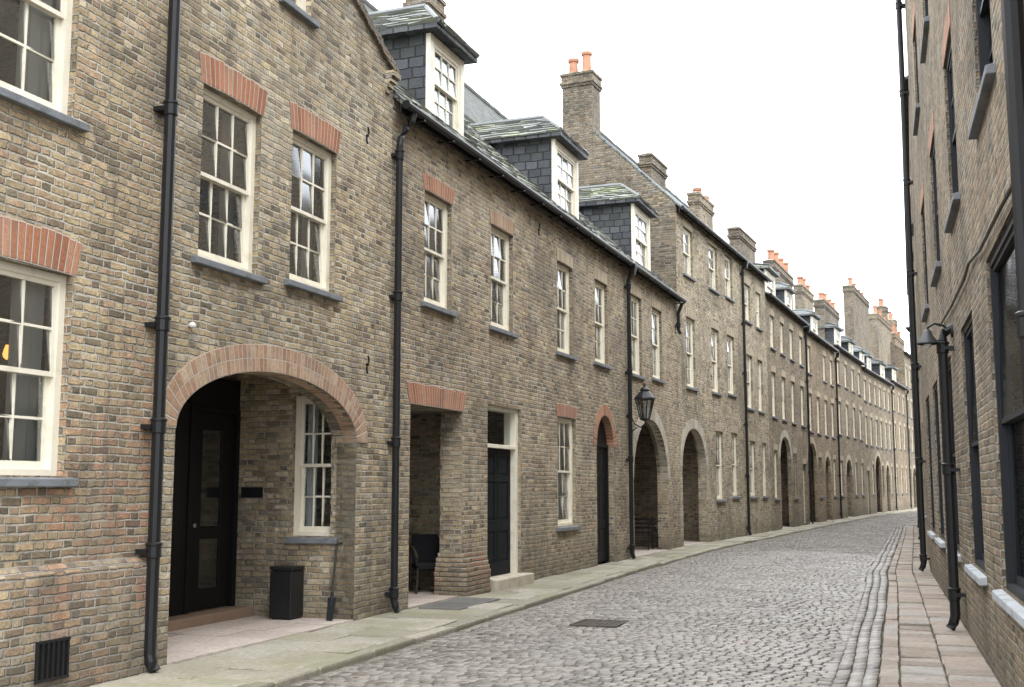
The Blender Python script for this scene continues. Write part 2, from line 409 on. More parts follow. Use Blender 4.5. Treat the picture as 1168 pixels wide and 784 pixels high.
def lintel_bm(w, h, hgt, flare, y, rise=.03, nv=1):
    b = MB(); n = max(6, int((w+.06)/.073))
    def pt(t, k):
        half = w/2+.03+flare*k
        x = w/2+(2*t-1)*half; z = h+hgt*k+rise*(1-(2*t-1)**2)*(.5+.5*k)-.001
        return (x, z)
    for i in range(n):
        t0, t1 = i/n, (i+1)/n
        a, c, d, e = pt(t0, 0), pt(t1, 0), pt(t1, 1), pt(t0, 1)
        jz = random.uniform(-.012, .012)*(hgt > .1); d = (d[0], d[1]+jz); e = (e[0], e[1]+jz)
        b.face([(a[0], y, a[1]), (c[0], y, c[1]), (d[0], y, d[1]), (e[0], y, e[1])], [(i, 0), (i+1, 0), (i+1, nv), (i, nv)])
        for p, q in ((c, a), (e, d)):
            b.face([(p[0], y, p[1]), (q[0], y, q[1]), (q[0], y+.03, q[1]), (p[0], y+.03, p[1])], [(i+.5, .3)]*4)
    for t in (0, 1):
        p, q = pt(t, 0), pt(t, 1)
        b.face([(p[0], y, p[1]), (q[0], y, q[1]), (q[0], y+.03, q[1]), (p[0], y+.03, p[1])], [(.5, .3)]*4)
    return b

def place_window(parent, w, h, loc, rot=0, cols=3, rows=2, fm='cream', sill='sill', lint=None, curt=None, rec=.07, lh=.23, sw=.09):
    fm_, gm_ = window_mesh(w, h, cols, rows, fm)
    o = link('window', fm_, parent, loc, rot)
    link('pane', gm_, o)
    if sill:
        b = MB(); e = sw; p = -rec-.07; zt_ = random.uniform(-.006, .006)
        b.hexa([(-e, p, -.088+zt_), (w+e, p, -.088), (w+e, .06, -.088), (-e, .06, -.088), (-e, p, -.022+zt_), (w+e, p, -.022), (w+e, .06, .004), (-e, .06, .004)])
        b.build('sill', M[sill], o, bevel=.008)
    if lint:
        lintel_bm(w, h, lh, .06 if lint != 'vb' else .0, -rec-.007).build('lintel', M[lint], o)
    if curt:
        b = MB()
        if 'l' in curt: curtain_bm(b, .06, w*.36, .02, h-.05, .2)
        if 'r' in curt: curtain_bm(b, w*.68, w-.04, .02, h-.05, .2)
        if 'b' in curt: curtain_bm(b, .06, w-.06, h*.45, h-.05, .17)
        if 'f' in curt: curtain_bm(b, .06, w-.06, .02, h-.05, .19)
        b.build('curtain', M['curtain'], o)
    return o

def place_door(parent, w, h, loc, rot=0, mat='doorblk', frame='doorblk', transom=0., glass=False, jamb=.07, deep=.1, rightjamb=None):
    b = MB(); j2 = rightjamb or jamb; hd = h-transom
    fr = MB()
    fr.box(0, jamb, 0, deep, 0, h); fr.box(w-j2, w, 0, deep, 0, h); fr.box(jamb, w-j2, .001, deep-.001, h-.06, h)
    x0, x1 = jamb+.004, w-j2-.004
    top = hd-.065 if transom else h-.064
    if transom: fr.box(jamb, w-j2, .002, deep-.002, hd-.06, hd)
    y = deep*.45
    W = x1-x0; stl = .11 if not glass else .24
    b.box(x0, x0+stl, y, y+.045, .012, top); b.box(x1-stl, x1, y, y+.045, .012, top)
    rails = [(.012, .26), (.85, 1.0), (top-.22, top)] if glass else [(.012, .22), (.72, .90), (top*.74, top*.74+.1), (top-.11, top)]
    for a, c in rails: b.box(x0+stl, x1-stl, y+.001, y+.044, a, c)
    if glass: b.box(x0+stl-.02, x1-stl+.02, y+.034, y+.043, .2, top-.2)
    if not glass: b.box(x0+W/2-.05, x0+W/2+.05, y+.002, y+.043, .22, top-.11)
    for (a, c), (a2, c2) in zip(rails, rails[1:]):
        if not glass:
            for xa, xb in ((x0+stl, x0+W/2-.05), (x0+W/2+.05, x1-stl)):
                b.box(xa-.003, xb+.003, y+.016, y+.03, c-.003, a2+.003)
                b.box(xa+.04, xb-.04, y+.006, y+.02, c+.04, a2-.04)
    o = b.build('door', M[mat], parent, loc, rot, bevel=.004)
    fr.build('door_frame', M[frame], o, bevel=.004)
    if glass:
        p = MB()
        for (a, c), (a2, c2) in zip(rails, rails[1:]):
            p.face([(x0+stl, y+.02, c), (x1-stl, y+.02, c), (x1-stl, y+.02, a2), (x0+stl, y+.02, a2)])
        p.build('pane', M['glass'], o)
    if transom:
        p = MB(); p.face([(jamb, deep*.5, hd), (w-j2, deep*.5, hd), (w-j2, deep*.5, h-.06), (jamb, deep*.5, h-.06)])
        p.build('transom_pane', M['glassd'], o)
    k = MB(); kx = x0+.055
    k.tube([(kx, y, 1.02), (kx, y-.03, 1.02), (kx, y-.045, 1.02), (kx, y-.06, 1.02), (kx, y-.066, 1.02)], [.012, .012, .028, .026, .01], 10)
    k.build('door_knob', M['grey'], o, smooth=True)
    return o

def arch_pts(s0, s1, zs, zc, n=28):
    cx, w, r = (s0+s1)/2, (s1-s0)/2, zc-zs
    return [(cx+w*math.cos(PI*i/n), zs+r*math.sin(PI*i/n)) for i in range(n+1)]

# ------------------------------------------------------------------ house
class House:
    def __init__(s, name, label, cat, group, O, ang, L, flip=False):
        a = R(ang); d = Vector((math.sin(a), math.cos(a)))
        s.ux = -d if flip else d; s.uy = Vector((-s.ux.y, s.ux.x)); s.O = Vector(O); s.L = L
        s.rot = math.atan2(s.ux.y, s.ux.x); s.end = s.O+s.ux*L
        s.root = empty(name, label, cat, (O[0], O[1], 0), s.rot, group); s.ops = []; s.mb = MB()
    def loc(s, px, py, d=0.):
        r = ray(px, py); rr = Vector((r.x, r.y))
        t = (d+s.O.dot(s.uy))/rr.dot(s.uy)
        return (rr*t-s.O).dot(s.ux), EYE+t*r.z
    def world(s, x, y, z):
        p = s.O+s.ux*x+s.uy*y; return Vector((p.x, p.y, z))
    def win(s, p0, p1, yt, yb, **k):
        ym = (yt+yb)/2
        s0, s1 = s.loc(p0, ym)[0], s.loc(p1, ym)[0]
        return s.win_m(s0, s1, s.loc(p0, yb)[1], s.loc(p0, yt)[1], **k)
    def win_m(s, s0, s1, z0, z1, rec=.07, **k):
        s.ops.append(([(s0, z0), (s1, z0), (s1, z1), (s0, z1)], rec+.13))
        return place_window(s.root, s1-s0, z1-z0, (s0, rec, z0), rec=rec, **k)
    def rect(s, s0, s1, z1, dep): s.ops.append(([(s0, 0), (s1, 0), (s1, z1), (s0, z1)], dep))
    def arch(s, s0, s1, zs, zc, dep, t=.24, mat='vr', nv=2, ringy=-.008, bw=.075):
        s.ops.append(([(s0, 0), (s1, 0)]+arch_pts(s0, s1, zs, zc), dep))
        b = MB(); cx, w, r = (s0+s1)/2, (s1-s0)/2, zc-zs; rd = min(.2, dep)
        fine = [PI*i/400 for i in range(401)]; acc = [0.]
        P = [(cx+w*math.cos(q), zs+r*math.sin(q)) for q in fine]
        for a, c in zip(P, P[1:]): acc.append(acc[-1]+math.hypot(a[0]-c[0], a[1]-c[1]))
        n = max(10, int(acc[-1]/bw)); k = 0; ts = []
        for i in range(n+1):
            L = acc[-1]*i/n
            while k < 399 and acc[k+1] < L: k += 1
            ts.append(fine[min(400, k+1)] if i else 0.)
        ts[-1] = PI
        def pr(q, e):
            nx, nz = math.cos(q)/w, math.sin(q)/max(r, .01); l = math.hypot(nx, nz)
            return (cx+w*math.cos(q)+nx/l*e, zs+r*math.sin(q)+nz/l*e)
        for i, (q0, q1) in enumerate(zip(ts, ts[1:])):
            a, c, d_, e = pr(q0, 0), pr(q1, 0), pr(q1, t), pr(q0, t)
            b.face([(p[0], ringy, p[1]) for p in (c, a, e, d_)], [(i+1, 0), (i, 0), (i, nv), (i+1, nv)])
            for p, q in ((a, c), (d_, e)):
                b.face([(p[0], ringy, p[1]), (q[0], ringy, q[1]), (q[0], ringy+rd if p is a else .01, q[1]-(.003 if p is a else 0)), (p[0], ringy+rd if p is a else .01, p[1]-(.003 if p is a else 0))], [(i, .1), (i+1, .1), (i+1, .9), (i, .9)])
        b.build('arch_ring', M[mat], s.root)
    def porch(s, s0, s1, zt, dep, sidewin=None, floor='porchflag', fz=.015, wide=0., front=.35):
        b = s.mb
        if wide:      # the passage is wider than its opening, behind the right jamb
            b.face([(s1, front, -.05), (s1+wide, front, -.05), (s1+wide, front, zt), (s1, front, zt)]); s1 += wide
        holes = [sidewin] if sidewin else []
        b.sheet([(.0, -.05), (dep, -.05), (dep, zt), (.0, zt)], holes, lambda d, z: (s1, d, z), flip=True)
        b.face([(s0, 0.01, -.05), (s0, dep, -.05), (s0, dep, zt), (s0, .01, zt)])
        b.face([(s0, dep, -.05), (s1, dep, -.05), (s1, dep, zt), (s0, dep, zt)])
        c = MB(); c.face([(s0, .005, zt), (s1, .005, zt), (s1, dep, zt), (s0, dep, zt)])
        c.build('porch_ceiling', M['plaster'], s.root)
        V = MB(); rn = []
        x = s0
        while x < s1-.02:
            x2 = min(s1, x+random.uniform(.5, .75)); y = -.0
            if s1-x2 < .25: x2 = s1
            while y < dep-.02:
                y2 = min(dep, y+random.uniform(.45, .7))
                if dep-y2 < .2: y2 = dep
                V.box(x+.004, x2-.004, y+.004, y2-.004, -.06, fz+random.uniform(-.003, .003)); rn += [random.random()]*6
                y = y2
            x = x2
        V.build('porch_floor', M[floor], s.root, rnd=rn)
    def finish(s, mat, he, dr, zr, gable=False, roof='slate', gutter=True, over=.16, real=False, sidemat=None):
        b, L = s.mb, s.L; s.he, s.k, s.zr, s.dr = he, (zr-he)/dr, zr, dr
        D = 2*dr if not gable else dr
        o = [(0, -.15), (L, -.15), (L, he), (0, he)]
        if gable: o = [(0, -.15), (L, -.15), (L, he), (L/2, zr), (0, he)]
        b.sheet(o, [q for q, _ in s.ops], lambda a, c: (a, 0, c))
        for poly, dep in s.ops:
            m = len(poly)
            for i in range(m):
                p, q = poly[i], poly[(i+1) % m]
                if p[1] <= .001 and q[1] <= .001: continue
                b.face([(p[0], 0, p[1]), (p[0], dep, p[1]), (q[0], dep, q[1]), (q[0], 0, q[1])])
        sd = [(0.003, -.15), (D, -.15), (D, he), (.003, he)] if gable else [(0.003, -.15), (D, -.15), (D, he), (dr, zr), (.003, he)]
        for x, fl in ((.006, True), (L-.006, False)):
            if sidemat and x < .1:
                g = MB(); g.sheet(sd, [], lambda d, z: (x, d, z), flip=fl); g.build('gable_wall', M[sidemat], s.root)
            else: b.sheet(sd, [], lambda d, z: (x, d, z), flip=fl)
        b.face([(L-.01, D, -.15), (.01, D, -.15), (.01, D, he), (L-.01, D, he)])
        s.wall = b.build('wall', M[mat], s.root)
        r = MB(); th = .07
        if gable:
            k = (zr-he)/(L/2)
            for sx, xa, xm in ((1, 0., L/2), (-1, L, L/2)):
                za = he
                ex = .1*(-sx)
                r.hexa([(xa+ex, -.03, za-.1*k+.01), (xm, -.03, zr+.01), (xm, D, zr+.01), (xa+ex, D, za-.1*k+.01),
                        (xa+ex, -.03, za-.1*k+.07), (xm, -.03, zr+.07), (xm, D, zr+.07), (xa+ex, D, za-.1*k+.07)])
        else:
            k = s.k
            r.hexa([(0, -over, he-over*k+.012), (L, -over, he-over*k+.012), (L, dr, zr+.012), (0, dr, zr+.012),
                    (0, -over, he-over*k+th), (L, -over, he-over*k+th), (L, dr, zr+th+.03), (0, dr, zr+th+.03)])
            r.hexa([(0, dr, zr+.012), (L, dr, zr+.012), (L, D+over, he-over*k+.012), (0, D+over, he-over*k+.012),
                    (0, dr, zr+th+.03), (L, dr, zr+th+.03), (L, D+over, he-over*k+th), (0, D+over, he-over*k+th)])
        s.roof = r.build('roof', M[roof], s.root)
        if real:
            q = MB(); rn = []
            slate_field(q, rn, (.01, -over-.02, he-over*k+th), (L-.01, -over-.02, he-over*k+th), (L-.01, dr, zr+th+.03), (.01, dr, zr+th+.03), .21, .3, .024)
            q.build('slate_covering', M['rslate'], s.roof, rnd=rn)
        if not gable:
            t = MB(); x = 0
            while x < L-.05:
                x2 = min(L, x+.45); z = zr+th+.03+random.uniform(-.012, .012)
                t.tube([(x+.004, dr, z), (x2-.004, dr, z)], .09, 8); x = x2
            t.build('ridge_tiles', M['ridge'], s.root)
            if gutter:
                g = MB(); z = he-over*k+.02
                g.tube([(-.02, -over-.05, z), (L+.02, -over-.05, z)], .062, 10)
                g.box(0.01, L-.01, -over+.03, -over+.055, z-.09, z+.1)
                x = .5
                while x < L: g.box(x-.02, x+.02, -over-.09, .0, z-.085, z-.065); x += 1.0
                g.build('gutter', M['black'], s.root)
    def roofz(s, d): return s.he+s.k*(d if d <= s.dr else 2*s.dr-d)
    def dormer(s, s0, s1, df, zt, rise=.45, o=.17, roof='stoneslate', cols=3, rows=2, real=False):
        he, k = s.he, s.k; zb = he+k*df; th = .085
        db = min((zt-he)/k, s.dr+.3); c = MB()
        c.v += [(x, y, z) for x in (s0, s1) for y, z in ((df, zb), (df, zt), (db+.02, zt))]
        c.f += [(0, 1, 2), (3, 5, 4), (0, 2, 5, 3)]
        dm = c.build('dormer', M['cheek'], s.root)
        r = MB(); sm = (s0+s1)/2; zr = zt+rise; f0 = df-.2; hip = (s1-s0)/2*.9
        bk = min((zt+th-he)/k, s.dr+.2)+.1; rk = min((zr+th-he)/k, s.dr)+.1
        hp = f0+hip
        lo = [(s0-o, f0, zt-.02), (s1+o, f0, zt-.02), (s1+o, bk, zt-.02), (s0-o, bk, zt-.02)]
        up = [(a, b_, zt-.02+th) for a, b_, _ in lo]
        ra, rb = (sm, hp, zr+th), (sm, rk, zr+th)
        r.face([up[0], up[1], ra]); r.face([up[1], up[2], rb, ra]); r.face([up[3], up[0], ra, rb])
        for i in (0, 1, 3): r.face([lo[i], lo[(i+1) % 4], up[(i+1) % 4], up[i]])
        r.face(lo[::-1])
        r.build('dormer_roof', M[roof] if not real else M['cheek'], dm)
        if real:
            q = MB(); rn = []
            for bl, br, tr, tl in ((up[0], up[1], ra, ra), (up[1], up[2], rb, ra), (up[3], up[0], ra, rb)):
                slate_field(q, rn, bl, br, tr, tl, .19, .3, .04)
            q.build('dormer_slates', M['rslate'], dm, rnd=rn)
        e = MB(); up_ = [(a, b_, z+.04) for a, b_, z in up]; ra2 = (ra[0], ra[1], ra[2]+.02); rb2 = (rb[0], rb[1], rb[2]+.02)
        e.tube([ra2, rb2], .06, 6); e.tube([up_[0], ra2], .04, 6); e.tube([up_[1], ra2], .04, 6)
        e.build('dormer_ridge', M['lead'], dm)
        w, h = s1-s0, zt-zb
        t = MB(); t.box(s0-.02, s0+.11, df-.03, df+.05, zb-.1, zt-.03); t.box(s1-.11, s1+.02, df-.03, df+.05, zb-.1, zt-.03)
        t.box(s0+.11, s1-.11, df-.028, df+.05, zt-.13, zt-.031); t.box(s0+.11, s1-.11, df-.06, df+.05, zb-.1, zb+.05)
        t.build('dormer_casing', M['cream'], dm, bevel=.004)
        fm_, gm_ = window_mesh(w-.22, h-.18, cols, rows, 'cream')
        link('window', fm_, dm, (s0+.11, df-.01, zb+.05)); link('pane', gm_, dm, (s0+.11, df-.01, zb+.05))
    def chimney(s, p0, p1, ytop, d, w2=.6, pots=2, mat='b5', zbase=None, poth=.45, potc='terra'):
        a = s.loc(p0, ytop, d); c = s.loc(p1, ytop, d); s.chimney_m(a[0], c[0], d, w2, a[1], pots, mat, zbase, poth, potc)
    def chimney_m(s, s0, s1, d, w2, zt, pots, mat, zbase=None, poth=.45, potc='terra', along=True):
        z0 = zbase if zbase is not None else min(s.roofz(max(0, d-w2/2)), s.roofz(d))-.3
        b = MB(); y0, y1 = d-w2/2, d+w2/2
        zs = [(z0, zt-.42, 0), (zt-.42, zt-.345, .035), (zt-.345, zt-.27, .07), (zt-.27, zt-.075, .03), (zt-.075, zt, .06)]
        for a, c, e in zs: b.box(s0-e, s1+e, y0-e, y1+e, a, c)
        o = b.build('chimney', M[mat], s.root)
        f = MB(); f.hexa([(s0, y0, zt), (s1, y0, zt), (s1, y1, zt), (s0, y1, zt), (s0+.1, y0+.1, zt+.07), (s1-.1, y0+.1, zt+.07), (s1-.1, y1-.1, zt+.07), (s0+.1, y1-.1, zt+.07)])
        f.build('mortar_cap', M['mortar'], o)
        for i in range(pots):
            q = MB(); hh = poth*random.uniform(.75, 1.2); u = (i+.5+random.uniform(-.12, .12))/pots
            if along: x, y, rr = s0+(s1-s0)*u, d, min(.15, (s1-s0)/pots*.4)
            else: x, y, rr = (s0+s1)/2, y0+(y1-y0)*u, min(.15, (y1-y0)/pots*.4)
            q.lathe([(rr*1.15, .03), (rr*1.15, .1), (rr*.95, .13), (rr*.85, hh-.1), (rr*1.1, hh-.08), (rr*1.15, hh), (rr*.85, hh), (rr*.8, hh-.1)], (x, y, zt), 12)
            q.build('chimney_pot', M[potc], o)
    def pipe(s, x, z0, z1, d=-.085, r=.048, top=None, hopper=False, collars=None, shoe=True):
        b = MB(); pts = [(x, d, z0+.16), (x, d, z1)]
        if shoe: pts = [(x, d-.06, z0+.02), (x, d-.02, z0+.09), (x, d, z0+.16), (x, d, z1)]
        if top: pts += top
        b.tube(pts, r, 10)
        n = max(2, int((z1-z0)/1.8))
        zs = collars or [z0+.25+(z1-z0-.4)*i/n for i in range(n+1)]
        for z in zs:
            b.tube([(x, d, z-.06), (x, d, z-.05), (x, d, z+.045), (x, d, z+.055), (x, d, z+.07), (x, d, z+.08)], [r+.004, r+.012, r+.012, r+.02, r+.02, r+.004], 10)
            b.box(x-.085, x+.085, d+.02, .01, z-.02, z+.02)
        if hopper:
            hx, hd, hz = hopper
            b.hexa([(hx-.06, hd-.05, hz-.24), (hx+.06, hd-.05, hz-.24), (hx+.06, hd+.05, hz-.24), (hx-.06, hd+.05, hz-.24),
                    (hx-.11, hd-.09, hz-.06), (hx+.11, hd-.09, hz-.06), (hx+.11, hd+.07, hz-.06), (hx-.11, hd+.07, hz-.06)])
            b.box(hx-.12, hx+.12, hd-.10, hd+.08, hz-.06, hz)
        b.build('drainpipe', M['black'], s.root)
    def tie(s, px, py):
        x, z = s.loc(px, py); b = MB()
        P = [(x+.03*math.sin(q*1.0), -.02, z+.11-.22*q/(2*PI)) for q in [2*PI*i/12 for i in range(13)]]
        b.tube(P, .012, 6); b.tube([(x, .01, z), (x, -.035, z)], .018, 8)
        b.build('wall_tie', M['black'], s.root)

# ------------------------------------------------------------------ left row geometry
A = Vector((-3.24, 10.33)); B = Vector((-1.615, 14.9))
angAB = math.degrees(math.atan2(B.x-A.x, B.y-A.y)); LAB = (B-A).length
dAB = (B-A).normalized()
G_HOUSES = 'terraced brick houses along the left side of the lane'

# --- leftmost house
h0 = House('brick_house', 'reddish brown brick house at left edge with bulging plinth and iron air vent', 'house', G_HOUSES, A-dAB*6, angAB, 6.0)
s1 = h0.loc(78, 430)[0]
h0.win_m(s1-1.2, s1, h0.loc(75, 543)[1], h0.loc(75, 313)[1], lint='vr', curt='r', lh=.3, sw=.1)
s1 = h0.loc(88, 60)[0]
zb = h0.loc(80, 134)[1]
h0.win_m(s1-1.2, s1, zb, zb+1.75, lint='vr', curt='r', sw=.12)
h0.win_m(.8, 1.9, 1.75, 3.5, lint='vr'); h0.win_m(.8, 1.9, zb, zb+1.75, lint='vr')
b = MB(); z = .93
b.hexa([(0, -.11, -.12), (5.95, -.11, -.12), (5.95, .02, -.12), (0, .02, -.12), (0, -.09, z), (5.95, -.09, z), (5.95, .02, z), (0, .02, z)])
b.hexa([(0, -.09, z), (5.95, -.09, z), (5.95, .02, z), (0, .02, z), (0, -.004, z+.07), (5.95, -.004, z+.07), (5.95, .02, z+.07), (0, .02, z+.07)])
b.build('plinth', M['bp'], h0.root)
va = h0.loc(42, 750, -.12)[0]; vb_ = h0.loc(77, 750, -.12)[0]; vz0 = .13; vz1 = .42
b = MB(); b.box(va, vb_, -.118, -.09, vz0, vz1)
o = b.build('air_vent', M['doorblk'], h0.root)
b = MB()
for i in range(7):
    x = va+(vb_-va)*i/6; b.box(x-.009, x+.009, -.13, -.117, vz0, vz1)
b.box(va-.015, vb_+.015, -.132, -.116, vz1-.01, vz1+.012); b.box(va-.015, vb_+.015, -.132, -.116, vz0-.012, vz0+.01)
b.build('vent_bars', M['black'], o)
h0.finish('b0', 9.2, 3.0, 11.6)
h0.pipe(5.89, 0, 9.0, d=-.13, r=.055, collars=[h0.loc(180, 118, -.13)[1], h0.loc(172, 368, -.13)[1], h0.loc(167, 486, -.13)[1], h0.loc(163, 630, -.13)[1], 8.2])
x, z = h0.loc(8, 402, .4)
lp_ = empty('pendant_lamp', 'small glowing amber pendant bulb hanging behind the leftmost ground floor window', 'lamp', h0.world(x, .4, z), h0.rot)
b = MB(); b.lathe([(.005, -.06), (.028, -.04), (.034, -.015), (.026, .02), (.016, .05), (.014, .06)], n=10); b.build('bulb', M['bulb'], lp_, smooth=True)
b = MB(); b.lathe([(.02, .06), (.022, .11), (.008, .13), (.004, .14), (.004, 1.2)], n=8); b.build('cord', M['black'], lp_)

# --- arch house
h1 = House('brick_house', 'gabled brown brick house with wide brick porch arch holding a black door', 'house', G_HOUSES, A, angAB, LAB)
h1.win(229, 297, 93, 293, lint='vr', curt='r', lh=.3, sw=.11)
h1.win(332, 383, 146, 319, lint='vr', curt='lr', lh=.3, sw=.11)
s1 = h1.loc(355, 10)[0]; zb = h1.loc(350, 18)[1]
h1.win_m(s1-.62, s1, zb, zb+.85, cols=2, rows=1, curt=None, sw=.1)
s0, s1 = h1.loc(196, 600)[0], h1.loc(405, 600)[0]
h1.arch(s0, s1, 2.15, 2.83, .34, t=.29, mat='vo', nv=2)
def side_dz(px, py):
    r = ray(px, py); rr = Vector((r.x, r.y)); t = (s1+h1.O.dot(h1.ux))/rr.dot(h1.ux)
    return (rr*t-h1.O).dot(h1.uy), EYE+t*r.z
DP = side_dz(265, 600)[0]
d1, zt = side_dz(336, 452); d0, zb = side_dz(382, 612)
hole = [(d0, zb), (d1, zb), (d1, zt), (d0, zt)]
h1.porch(s0, s1, 3.05, DP, hole)
for (p, q) in zip(hole, hole[1:]+hole[:1]):
    h1.mb.face([(s1, p[0], p[1]), (s1, q[0], q[1]), (s1+.12, q[0], q[1]), (s1+.12, p[0], p[1])])
place_window(h1.root, d1-d0, zt-zb, (s1+.05, d1, zb), -PI/2, curt='lr', rec=.05, sw=.05)
sr = s1-.02
place_door(h1.root, 1.05, 2.45, (sr-1.05, DP-.09, .13), glass=True, transom=0)
b = MB(); b.box(sr-2.3, sr-1.055, DP-.07, DP-.004, .1, 2.6); b.box(sr-2.0, sr-1.25, DP-.085, DP-.069, .4, 2.3); b.box(sr-1.05, sr, DP-.075, DP-.003, 2.585, 2.95)
b.build('door_side_panel', M['doorblk'], h1.root, bevel=.004)
b = MB(); b.box(sr-2.3, sr+.015, DP-.36, DP-.003, .0, .128); b.build('door_step', M['brownstep'], h1.root, bevel=.012)
pd, pz = side_dz(300, 568); pd2, pz2 = side_dz(276, 556)
b = MB(); b.box(s1-.02, s1-.002, pd, pd2, pz, pz2); b.build('name_plaque', M['doorblk'], h1.root, bevel=.004)
x, z = h1.loc(216, 371)
b = MB(); b.lathe([(.032, 0), (.035, .02), (.02, .04), (.004, .05)], (x, -.035, z-.02), 12); b.box(x-.02, x+.02, -.035, .0, z-.012, z+.012)
b.build('security_light', M['whiteplastic'], h1.root)
h1.tie(418, 155); h1.tie(418, 416)
zk = h1.loc(449, 80)[1]
x, z = h1.loc(405, 0)
pk = zk+(z-zk)/(LAB-x)*(LAB/2)
h1.finish('b1', zk-.05, 6.0, pk, gable=True)
b = MB(); k = (pk-zk+.05)/(LAB/2)
for sx, xa in ((1, 0.), (-1, LAB)):
    nseg = 30
    for i in range(nseg):
        ta, tb = i/nseg, (i+1)/nseg-.004; xs0 = xa-.06*sx; jz = random.uniform(-.008, .008); jy = random.uniform(-.01, .01)
        xA, xB = xs0+(LAB/2-xs0)*ta, xs0+(LAB/2-xs0)*tb
        zA, zB = zk-.05-.06*k+(pk-zk+.05+.06*k)*ta+jz, zk-.05-.06*k+(pk-zk+.05+.06*k)*tb+jz
        b.hexa([(xA, -.055+jy, zA-.03), (xB, -.055+jy, zB-.03), (xB, .1, zB-.03), (xA, .1, zA-.03), (xA, -.055+jy, zA+.085), (xB, -.055+jy, zB+.085), (xB, .1, zB+.085), (xA, .1, zA+.085)])
b.build('brick_verge', M['bd'], h1.root)
b = MB()
for i in range(4): b.box(LAB-.24, LAB-.14+.045*i, -.03-.03*i, .04, zk-.40+.075*i, zk-.328+.075*i)
b.build('kneeler', M['b1'], h1.root)

bin_d = side_dz(336, 660)[0]
bn = empty('bin', 'black upright box bin standing against the side wall of the arched porch', 'bin', h1.world(s1-.18, bin_d, .017), h1.rot)
b = MB(); w = .15
b.box(-w, w, -w, w, .02, .58); b.box(-w+.02, w-.02, -w+.02, w-.02, 0, .03); b.build('body', M['black'], bn, bevel=.012)
b = MB(); b.box(-w-.006, w+.006, -w-.006, w+.006, .585, .63); b.box(-.06, .06, -w-.02, -w-.006, .592, .61); b.build('lid', M['black'], bn, bevel=.01)
td = side_dz(386, 660)[0]
bd = empty('spade', 'thin dark spade leaning against the right side wall of the arched porch', 'spade', h1.world(s1-.20, td, .017), h1.rot)
b = MB(); b.tube([(.04, 0, .26), (.18, .02, .9)], .014, 8); b.tube([(.18, -.05, .91), (.18, .09, .91)], .013, 8); b.build('handle', M['wood'], bd)
b = MB(); b.hexa([(-.015, -.04, 0), (-.007, -.04, 0), (-.007, .04, 0), (-.015, .04, 0), (.045, -.055, .27), (.055, -.055, .27), (.055, .055, .27), (.045, .055, .27)]); b.tube([(.03, 0, .18), (.058, .002, .33)], [.016, .02], 8); b.build('blade', M['dark'], bd)

# --- two storey house
angBC = 20.78
tmp = House('x', 'x', 'x', None, B, angBC, 1.); LX = tmp.loc(714, 500)[0]; LY = tmp.loc(775, 500)[0]
bpy.data.objects.remove(tmp.root)
RD2, RZ2 = 3.4, 10.1
h2 = House('brick_house', 'two storey buff brick house with square porch opening, blue black front door and two dormers', 'house', G_HOUSES, B, angBC, LX)
h2.win(484, 515, 216, 344, lint='vr', curt='r', sw=.1)
h2.win(560, 585, 255, 371, lint='vo', curt='l', sw=.1)
h2.win(635.5, 653, 297, 400, lint='vb', curt='r', sw=.1)
h2.win(678.5, 693, 318, 412, lint='vb', curt='f', sw=.1)
h2.win(636, 657, 475, 601, lint='vr', curt='lr', sw=.1)
s0, s1 = h2.loc(467, 560)[0], h2.loc(527, 560)[0]
zt = h2.loc(467, 460)[1]
sp = h2.loc(553, 560)[0]
h2.rect(s0, s1, zt, .36); h2.porch(s0, s1, zt+.02, 3.0, wide=sp-.08-s1, front=.36)
lintel_bm(s1-s0, zt, .3, .12, -.007, rise=.0).build('porch_lintel', M['vr'], h2.root, (s0, 0, 0))
place_door(h2.root, 1.0, 2.1, (s0+.9, 2.9, .02), mat='doorblk')
b = MB(); CR_ = .0695
for i in range(10):                      # worn stepped brick courses
    z0 = -.06+CR_*i; t = max(0., (i-4.5)/5.5); e = .12*(1-t*t)+random.uniform(-.012, .012)
    b.box(s1-.003-e*.6, sp-.11+e*.55, -.004-e, .37+e*.4, z0, z0+CR_-.001)
b.build('pier_base', M['b0'], h2.root, bevel=.012)
s0, s1 = h2.loc(556, 560)[0], h2.loc(594, 560)[0]
zt = h2.loc(556, 461)[1]
h2.rect(s0, s1, zt, .3)
place_door(h2.root, s1-s0, zt-.17, (s0, .05, .17), mat='doorblue', frame='cream', transom=.62, deep=.22, jamb=.07, rightjamb=.1)
b = MB(); b.box(s0-.02, s1+.12, -.2, .3, -.05, .17); b.build('door_step', M['stone'], h2.root, bevel=.015)
s0, s1 = h2.loc(681, 560)[0], h2.loc(700.5, 560)[0]
zc = h2.loc(690, 474)[1]
h2.arch(s0, s1, zc-(s1-s0)/2, zc, .25, t=.24, mat='vr', nv=1)
h2.mb.face([(s0-.05, .25, -.05), (s1+.05, .25, -.05), (s1+.05, .25, zc), (s0-.05, .25, zc)])
place_door(h2.root, s1-s0, zc-(s1-s0)/2+.02, (s0, .12, .02), mat='doorblk')
b = MB(); P = arch_pts(s0, s1, zc-(s1-s0)/2+.03, zc+.01); b.sheet(P, [], lambda a, c: (a, .16, c)); b.build('fanlight', M['doorblk'], h2.root)
h2.tie(614, 262)
h2.finish('b2', 6.85, RD2, RZ2, real=True)
for (p0, p1, yt, ym) in ((490, 527, 36, 90), (632, 658, 157, 200)):
    a = h2.loc(p0, yt, .3); c = h2.loc(p1, ym, .3); h2.dormer(a[0], c[0], .3, a[1], rise=.6, real=True)
h2.chimney(476, 494, -12, 2.9, .45, 0, 'bd')
xp = h2.loc(444, 450, -.09)[0]; zz = h2.loc(447, 160, -.09)[1]
xp = max(xp, .05)
